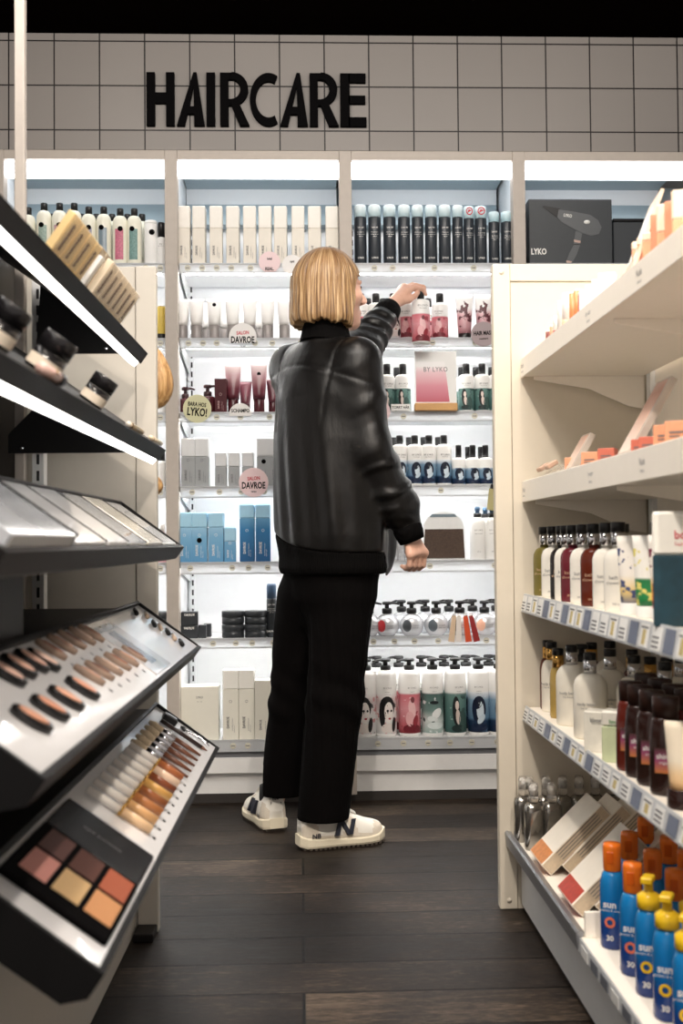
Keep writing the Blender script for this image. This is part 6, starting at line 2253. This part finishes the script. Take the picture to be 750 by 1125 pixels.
link('body', field_mesh('body', B_, [M_skin, M_lip], pick_skin, 2), per)
del B_
ey = MB()
for sx in (-1, 1):
    e_ = MB()
    c = Hd(.030 * sx, .0725, 1.600)
    e_.ball(c, .0105, 16, 12)
    eo = part('eye', e_, mat('eye_white', (232, 226, 220), .15), per)
    ir = MB()
    ir.ball(Hd(.030 * sx, .0795, 1.600), .0052, 12, 8)
    part('iris', ir, mat('iris_brown', (66, 52, 42), .1), eo)
    lash = MB()
    lash.tube([Hd(.030 * sx + .012 * math.cos(a), .0815 - .005 * abs(math.cos(a)), 1.600 + .0075 * math.sin(a)) for a in [PI * k / 8 for k in range(9)]], .0016, 6)
    part('eyelash', lash, mat('lash_line', (40, 30, 26), .6), eo)
    bw = MB()
    bw.tube([Hd(sx * (.014 + .026 * k / 6), .0855 - .010 * (k / 6) ** 2, 1.619 + .005 * math.sin(PI * k / 6)) for k in range(7)], [.002, .003, .003, .003, .0026, .002, .001], 6)
    part('eyebrow', bw, mat('brow_hair', (140, 100, 62), .7), per)

# ---- hair
H_ = Field((-.15, -.15, 1.43), (.15, .16, 1.74), .0028)


def hair_fn(x, y, z):
    px, py = x + .004, y - .012
    hx, hy = px * hc + py * hs, -px * hs + py * hc
    cz = np.clip((z - 1.60) / .118, 0, 1)
    shrink = np.sqrt(np.maximum(1 - cz ** 2, 0))
    low = np.clip((1.60 - z) / .12, 0, 1)
    a = (.092 + .010 * low) * np.maximum(shrink, .02)
    bb = np.where(hy > 0, .100, .112 + .004 * low) * np.maximum(shrink, .02)
    k0 = np.sqrt((hx / a) ** 2 + ((hy + .004) / bb) ** 2)
    k1 = np.sqrt((hx / a ** 2) ** 2 + ((hy + .004) / bb ** 2) ** 2) + 1e-9
    d1 = k0 * (k0 - 1) / k1
    d1 = np.where(k0 < 1e-3, -np.minimum(a, bb), d1)
    d1 = d1 + .010 * np.clip((1.512 - z) / .03, 0, 1) ** 2
    d1 = np.maximum(d1, z - 1.717)
    th_ = np.arctan2(hx, -hy)
    st = (np.sin(23 * th_ + 3 * np.sin(z * 21)) + .8 * np.sin(41 * th_ + 2.2 * np.sin(z * 17 + 1)) + .7 * np.sin(67 * th_ + 1.4 * np.sin(z * 31 + 2)))
    d1 = d1 - .0010 * st * np.clip((1.715 - z) / .06, .1, 1)
    # fringe and face opening
    bot = 1.484 + .005 * np.sin(9 * th_) + .0022 * np.sin(31 * th_ + 1) + .0016 * np.sin(53 * th_) + .012 * np.clip(hy / .08, -.4, 1) * -1
    d1 = np.maximum(d1, bot - z)
    edge = .030 + .020 * np.clip((z - 1.50) / .12, 0, 1) + .002 * np.sin(z * 90)
    face = np.maximum(np.maximum(edge - hy, z - (1.632 + .004 * np.sin(60 * hx))), np.abs(hx) - .12)
    d1 = np.maximum(d1, -face)
    return d1


H_.put((-.15, -.15, 1.43), (.15, .16, 1.74), hair_fn, 0)
link('hair', field_mesh('hair', H_, [M_hair], None, 1), per)
del H_

# ---- leather jacket
J = Field((-.27, -.20, .74), (.33, .46, 1.62), .0050)
J.column([(.765, .168, .132, .0, .012), (.79, .177, .140, 0, .012), (.82, .175, .138, 0, .011), (.845, .178, .141, 0, .010), (.88, .181, .144, 0, .008), (1.0, .179, .140, 0, .002), (1.15, .175, .134, 0, -.004), (1.27, .170, .124, 0, -.008),
          (1.34, .160, .108, 0, -.012), (1.39, .120, .086, 0, -.014), (1.43, .078, .070, 0, -.010), (1.455, .062, .062, 0, -.004)], .03)
J.cap((-.10, -.010, 1.375), (-.145, 0, 1.36), .062, .062, .06)
J.cap((.09, -.012, 1.37), (.126, -.006, 1.355), .060, .060, .04)
J.chain([r_sh, r_el], [.066, .062], .030, wr=(.004, .11, .7))
J.chain([r_el, r_bulge], [.062, .057], .02, wr=(.008, .060, 2.1))
J.chain([r_bulge, tuple(np.array(r_bulge) * .45 + np.array(r_cuff) * .55)], [.053, .043], .02, wr=(.004, .035, .3))
lw1 = tuple(np.array(l_el) * .30 + np.array(l_wr) * .70)
J.chain([l_sh, l_el], [.070, .064], .03, wr=(.005, .09, .4))
J.chain([l_el, lw1], [.062, .045], .02, wr=(.008, .05, 1.2))
J.ell(Lp(418, 598, 3.30), (.046, .042, .095), .03)


def folds(x, y, z):
    th_ = np.arctan2(x, -y)
    low = np.clip((1.28 - z) / .35, 0, 1)
    w = -.0042 * low * np.clip((z - .80) / .12, .25, 1) * (np.sin(8 * th_ + 1.2 + 5 * (z - 1)) + .7 * np.sin(15 * th_ + 2 + 9 * (z - 1)))
    w = w + .0015 * np.clip((z - 1.1) / .2, 0, 1) * np.sin(40 * (z + .35 * x) + 2 * np.sin(12 * x))* np.clip((1.4-z)/.1,0,1)
    back = np.clip(-y / .02, 0, 1)
    yoke = 1.362 - .10 * x - 1.1 * x * x
    w = w + .0030 * np.exp(-((z - yoke) / .0045) ** 2) * back - .0008 * np.exp(-((z - yoke + .012) / .008) ** 2) * back
    for sg in (-1, 1):
        arm = .104 + .10 * np.clip(z - 1.30, -.2, .2) + .25 * np.clip(1.25 - z, 0, .3) ** 2 * 0
        g = np.exp(-((x * sg - arm) / .0045) ** 2) * np.clip((z - 1.17) / .05, 0, 1)
        w = w + .0035 * g * back
    return w


J.warp(folds)


def hem(x, y, z):
    wx = x * math.cos(PHI) + y * math.sin(PHI)
    return .832 + .085 * np.exp(-np.maximum(wx + .175, 0) / .055) - .10 * np.clip((wx - .150) / .02, 0, 1)


Rb = Field((-.27, -.20, .74), (.33, .46, 1.62), .0050)
Rb.n, Rb.ax, Rb.lo, Rb.F = J.n, J.ax, J.lo, J.F.copy()
J.cut(lambda x, y, z: np.where((x < .40) & (z < 1.0), hem(x, y, z) - z, -1.0))
jk = link('jacket', field_mesh('jacket', J, [M_leather], None, 2), per)
del J
Rb.F = np.maximum(Rb.F + .0015, (lambda x, y, z: np.maximum(np.where(x < .40, z - hem(x, y, z) - .002, 1.0), .772 - z))(Rb.ax[0][:, None, None], Rb.ax[1][None, :, None], Rb.ax[2][None, None, :]).astype(np.float32))
Rb.warp(lambda x, y, z: .0008 * np.sin(60 * np.arctan2(x, -y)))
link('waistband', field_mesh('waistband', Rb, [M_rib], None, 2), jk)
del Rb
# knit cuffs and collar
for a, b, r0, r1 in ((np.array(r_bulge) * .35 + np.array(r_cuff) * .65, np.array(r_cuff), .041, .036), (np.array(lw1) * .92 + np.array(l_wr) * .08, np.array(l_wr) * .86 + np.array(lw1) * .14, .043, .037)):
    mb = MB()
    a, b = Vector(a), Vector(b)
    a = a - (b - a) * .35
    mb.tube([a, a.lerp(b, .25), a.lerp(b, .6), b, b + (a - b).normalized() * .006], [r0 * .96, r0 * 1.03, r0, r1, r1 * .72], 26)
    part('cuff', mb, M_rib, jk)
cl = MB()
rings = []
for zz, a, b in ((1.430, .078, .076), (1.455, .070, .072), (1.480, .064, .068), (1.492, .061, .065), (1.488, .055, .059), (1.46, .055, .059)):
    rings.append([(a * math.cos(2 * PI * i / 36) * (1 + .008 * (i % 2)), b * math.sin(2 * PI * i / 36) * (1 + .008 * (i % 2)) - .004, zz - .30 * b * math.sin(2 * PI * i / 36) * .6) for i in range(36)])
cl.loft(rings, cap=False)
part('collar', cl, M_rib, jk)

# ---- corduroy trousers
T_ = Field((-.26, -.22, .07), (.26, .28, .93), .0056)
zr = (PM @ Vector(Lp(352, 899, 3.25))).z
zl = (PM @ Vector(Lp(307, 871, 3.485))).z
T_.column([(.60, .07, .06, 0, .008), (.70, .135, .108, 0, .008), (.78, .155, .120, 0, .010), (.90, .150, .115, 0, .008)], .05)
T_.chain([hips_r, knee_r], [.090, .0775], .03)
T_.cap(knee_r, tuple(Lp(352, 925, 3.25)), .0785, .0725, .02, cutz=zr)
T_.chain([hips_l, knee_l], [.083, .0695], .03)
T_.cap(knee_l, tuple(Lp(306.5, 900, 3.485)), .0705, .0665, .02, cutz=zl)
T_.warp(lambda x, y, z: .0024 * np.sin(18 * np.arctan2(x - .05, -y) + 6 * z) * np.clip((.8 - z) / .2, 0, 1) * np.clip((z - .15) / .15, 0, 1) + .003 * np.sin(70 * z + 30 * x + 3 * np.sin(25 * y)) * np.exp(-((z - .43) / .09) ** 2))
T_.cut(lambda x, y, z: z - .905)
link('trousers', field_mesh('trousers', T_, [M_cord], None, 2), per)
del T_

# ---- trainers
M_shoe = mat('shoe_white', (232, 228, 218), .5, var=.02, bump=.1, bscale=300)
M_suede = mat('shoe_suede', (214, 204, 188), .85, var=.05, vscale=200)
M_sole = mat('shoe_sole', (226, 216, 192), .6, var=.03)
M_gum = mat('shoe_tread', (70, 62, 54), .7)
M_navy = mat('shoe_navy', (26, 30, 44), .6)
M_sock = mat('sock_black', (16, 15, 16), .9)


def shoe(h0, dirw, label, side):
    """side -1: the visible outer flank is at local -y"""
    s = link('shoe', bpy.data.meshes.new('shoe'), per, label=label)
    ang = math.atan2(dirw.y, dirw.x)
    s.matrix_world = Matrix.Translation(h0) @ Matrix.Rotation(ang, 4, 'Z')
    s.matrix_parent_inverse = Matrix()
    s.matrix_local = PI_ @ (Matrix.Translation(h0) @ Matrix.Rotation(ang, 4, 'Z'))
    Ls = .25
    xs = [0, .012, .034, .062, .090, .118, .146, .174, .202, .226, .241, .250]
    wd = [.022, .034, .039, .039, .038, .039, .043, .046, .046, .040, .028, .010]
    hh = [.060, .082, .088, .082, .080, .079, .070, .056, .045, .037, .028, .012]
    zb = [.030, .029, .028, .027, .026, .025, .024, .023, .023, .025, .028, .031]
    xf = list(np.linspace(0, .25, 46))
    wf, hf, zf = (list(np.interp(xf, xs, q)) for q in (wd, hh, zb))
    n = 30

    def ring(x, w, z0, h, ex=.75):
        r = []
        for k in range(n + 1):
            a = PI * k / n
            r.append((x, w * math.copysign(abs(math.cos(a)) ** ex, math.cos(a)), z0 + h * abs(math.sin(a)) ** .85))
        return r + [(x, w * .5 * -1, z0 - .004), (x, w * .5, z0 - .004)]
    up = MB()
    rings = [ring(x, w, z, h) for x, w, z, h in zip(xf, wf, zf, hf)]
    up.loft(rings, True, True)
    # suede overlays: toe guard, heel counter and eyestay, as their own faces
    nn = n + 3
    for i in range(len(xf) - 1):
        for j in range(nn):
            xm = (xf[i] + xf[i + 1]) / 2
            zm = sum(up.v[q][2] for q in up.f[i * nn + j]) / 4
            rel = (zm - .025) / (hf[i] + .001)
            if (xm > .198 + .02 * rel and rel < .92) or (xm < .055 - .03 * rel and rel < .66) or rel < .20 or (.148 - .03 * rel < xm < .172 - .03 * rel and rel < .8):
                up.mi[i * nn + j] = 1
    s.data = up.mesh('shoe', [M_shoe, M_suede])
    # sole
    so, tr = MB(), MB()
    m = 15
    ol = []
    for x, w in zip(xs, wd):
        ol.append((x, w + .004))
    xx = [-.006] + xs[1:-1] + [.256]
    ww = [.022] + [w + .005 for w in wd[1:-1]] + [.012]
    zt_ = [.040, .036, .033, .031, .030, .028, .027, .027, .028, .031, .036, .040]
    rg = []
    for x, w, z1 in zip(xx, ww, zt_):
        zb_ = .006 + (.010 * max(0, (x - .2) / .07) ** 2) + (.004 if x < .01 else 0)
        rg.append([(x, -w * .94, zb_), (x, -w, zb_ + .006), (x, -w, z1 - .004), (x, -w * .93, z1), (x, w * .93, z1), (x, w, z1 - .004), (x, w, zb_ + .006), (x, w * .94, zb_)])
    so.loft(rg, True, False)
    part('sole', so, M_sole, s)
    for q in range(18):
        x = .004 + q * .0138
        w = float(np.interp(x, xx, ww)) * .96
        z_ = .010 * max(0, (x - .2) / .07) ** 2
        tr.box(x, x + .0085, -w, w, z_, z_ + .0075, .001)
    part('tread', tr, M_gum, s)
    # the N on the outer flank, heel tab, tongue and laces
    for sd in (side, -side):
        nb = MB()
        M = Matrix.Translation((.116, sd * .0425, .058)) @ Matrix.Rotation(sd * math.radians(17), 4, 'X')
        if sd > 0:
            M = M @ Matrix.Rotation(PI, 4, 'Z')
        sl_ = .35
        pl = lambda a, b: ((a - .024 + b * sl_) * 1.08, (b - .019) * 1.12)
        for poly in ([pl(0, 0), pl(.011, 0), pl(.011, .038), pl(0, .038)], [pl(.037, 0), pl(.048, 0), pl(.048, .038), pl(.037, .038)],
                     [pl(.002, .038), pl(.013, .038), pl(.046, 0), pl(.035, 0)]):
            if sd > 0:
                poly = [(-a if False else a, b) for a, b in poly]
            nb.prism(poly, -.0035, .012, M)
        part('letter_patch', nb, M_navy, s)
    ht = MB()
    ht.prism([(-.018, .060), (.018, .060), (.024, .094), (.015, .114), (-.015, .114), (-.024, .094)], -.007, .010, Matrix.Rotation(-PI / 2, 4, 'Z') @ Matrix.Rotation(math.radians(-6), 4, 'X'))
    part('heel_tab', ht, M_shoe, s)
    tx = MB()
    M = Matrix.Rotation(-PI / 2, 4, 'Z') @ Matrix.Rotation(math.radians(-6), 4, 'X')
    add_text(tx, 'new', .0095, 0, .098, -.0078, .95, 0, .02, M=M)
    add_text(tx, 'balance', .0095, 0, .085, -.0078, .9, 0, .02, M=M)
    add_text(tx, 'NB', .013, -.0, .0, 0, 1.1, 0, .03, M=Matrix.Translation((.036, side * .0455, .042)) @ (Matrix.Rotation(PI, 4, 'Z') if side > 0 else Matrix()))
    part('lettering', tx, M_navy, s)
    tg = MB()
    rg = []
    for x, w, z in ((.085, .020, .118), (.11, .021, .112), (.14, .019, .100), (.165, .016, .086)):
        rg.append([(x, w * math.cos(2 * PI * k / 12), z + .006 * math.sin(2 * PI * k / 12)) for k in range(12)])
    tg.loft(rg)
    part('tongue', tg, M_shoe, s)
    lc = MB()
    for q in range(5):
        x = .105 + q * .015
        z = .117 - .0095 * q
        lc.tube([(x - .004, -.026, z - .016), (x, -.012, z - .001), (x + .003, .012, z - .001), (x + .001, .026, z - .016)], .0026, 8)
    part('laces', lc, M_shoe, s)
    sk = MB()
    sk.lathe([(.034, .06), (.038, .09), (.036, .125)], 18, 1.15, .9, c=(.060, 0, 0))
    part('sock', sk, M_sock, s)
    return s


shoe(FOOT[0][0], FOOT[0][1], 'white trainer pointing sideways with a navy letter on its flank', -1)
shoe(FOOT[1][0], FOOT[1][1], 'white trainer seen from the heel, pointing at the shelves', 1)

# ---- the bottle in the raised hand
cbt = P(462.5, 378, Y=3.722)
r, h = .0295, .146
define('held', [('bottle', MB().lathe([(r * .9, 0), (r, .004), (r, h - .010), (r * .94, h - .004), (r * .6, h)], 28), M_pwhite),
                ('printed_label', MB().lathe([(r + .0006, h * .04), (r + .0006, h * .67)], 28, cap=False), art('pink', h * .04, h * .67)),
                ('lettering', add_text(add_text(MB(), 'BY LYKO', .006, 0, h * .84, -r - .0015), 'colour care', .004, 0, h * .78, -r - .0015), M_inkgrey),
                ('cap', MB().lathe([(.0118, h + .0003), (.0118, h + .026), (.0106, h + .029)], 20), M_capblack)])
with_picture('held', 'pink', r + .0006, h * .05, h * .65)
put('held', 'shampoo_bottle', 'pink picture bottle held up by its cap in the raised hand', 'bottle', (cbt.x, 3.722, cbt.z), .1)
# ------------------------------------------------------------------ light
def area(name, loc, target, sx, sy, power, rgb=(255, 244, 230), spread=180):
    ld = bpy.data.lights.new(name, 'AREA')
    ld.shape = 'RECTANGLE'
    ld.size, ld.size_y = sx, sy
    ld.energy = power
    ld.color = lin(rgb)
    ld.spread = math.radians(spread)
    o = bpy.data.objects.new(name, ld)
    COL.objects.link(o)
    o.location = loc
    d = Vector(target) - Vector(loc)
    o.rotation_euler = d.to_track_quat('-Z', 'Y').to_euler()
    return o


def spot(name, loc, target, power, angle, blend=.5, r=.04, rgb=(255, 240, 222)):
    ld = bpy.data.lights.new(name, 'SPOT')
    ld.energy = power
    ld.color = lin(rgb)
    ld.spot_size = math.radians(angle)
    ld.spot_blend = blend
    ld.shadow_soft_size = r
    o = bpy.data.objects.new(name, ld)
    COL.objects.link(o)
    o.location = loc
    d = Vector(target) - Vector(loc)
    o.rotation_euler = d.to_track_quat('-Z', 'Y').to_euler()
    return o


ZC = zt_top - .06
WARM = (255, 242, 228)
spot('ceiling_spot', (-.1, .35, ZC), (.6, 2.2, .45), 125, 68, .9, .05, WARM)
spot('ceiling_spot', (.0, 1.3, ZC), (.55, 1.9, .3), 22, 95, .8, .05, WARM)
spot('ceiling_spot', (.15, 2.6, ZC), (.1, 2.9, 0), 22, 95, .7, .06, WARM)
spot('ceiling_spot', (.5, .2, ZC), (-.4, 2.1, .45), 100, 68, .9, .05, WARM)
spot('ceiling_spot', (-.7, 2.6, ZC), (-.5, 3.78, 2.1), 7, 120, .8, .08, WARM)
spot('ceiling_spot', (1.0, 2.6, ZC), (.8, 3.78, 2.1), 7, 120, .8, .08, WARM)
spot('ceiling_spot', (.35, 2.15, ZC), (.25, 3.8, .2), 16, 60, .8, .06, WARM)
area('ceiling_panel', (.1, 1.9, ZC), (.1, 3.8, 1.0), 1.8, .5, 42, (255, 248, 240))  # added soft fill for the shelf fronts, not a fixture

w = bpy.data.worlds.new('world')
SC.world = w
w.use_nodes = True
bg = w.node_tree.nodes['Background']
bg.inputs[0].default_value = (*lin((250, 240, 232)), 1)
bg.inputs[1].default_value = 0.6

SC.view_settings.view_transform = 'Standard'
SC.view_settings.look = 'None'
SC.view_settings.gamma = 1.0
SC.view_settings.exposure = 0.3
SC.view_settings.use_curve_mapping = False
SC.cycles.use_denoising = True
SC.cycles.max_bounces = 8
SC.cycles.transparent_max_bounces = 12
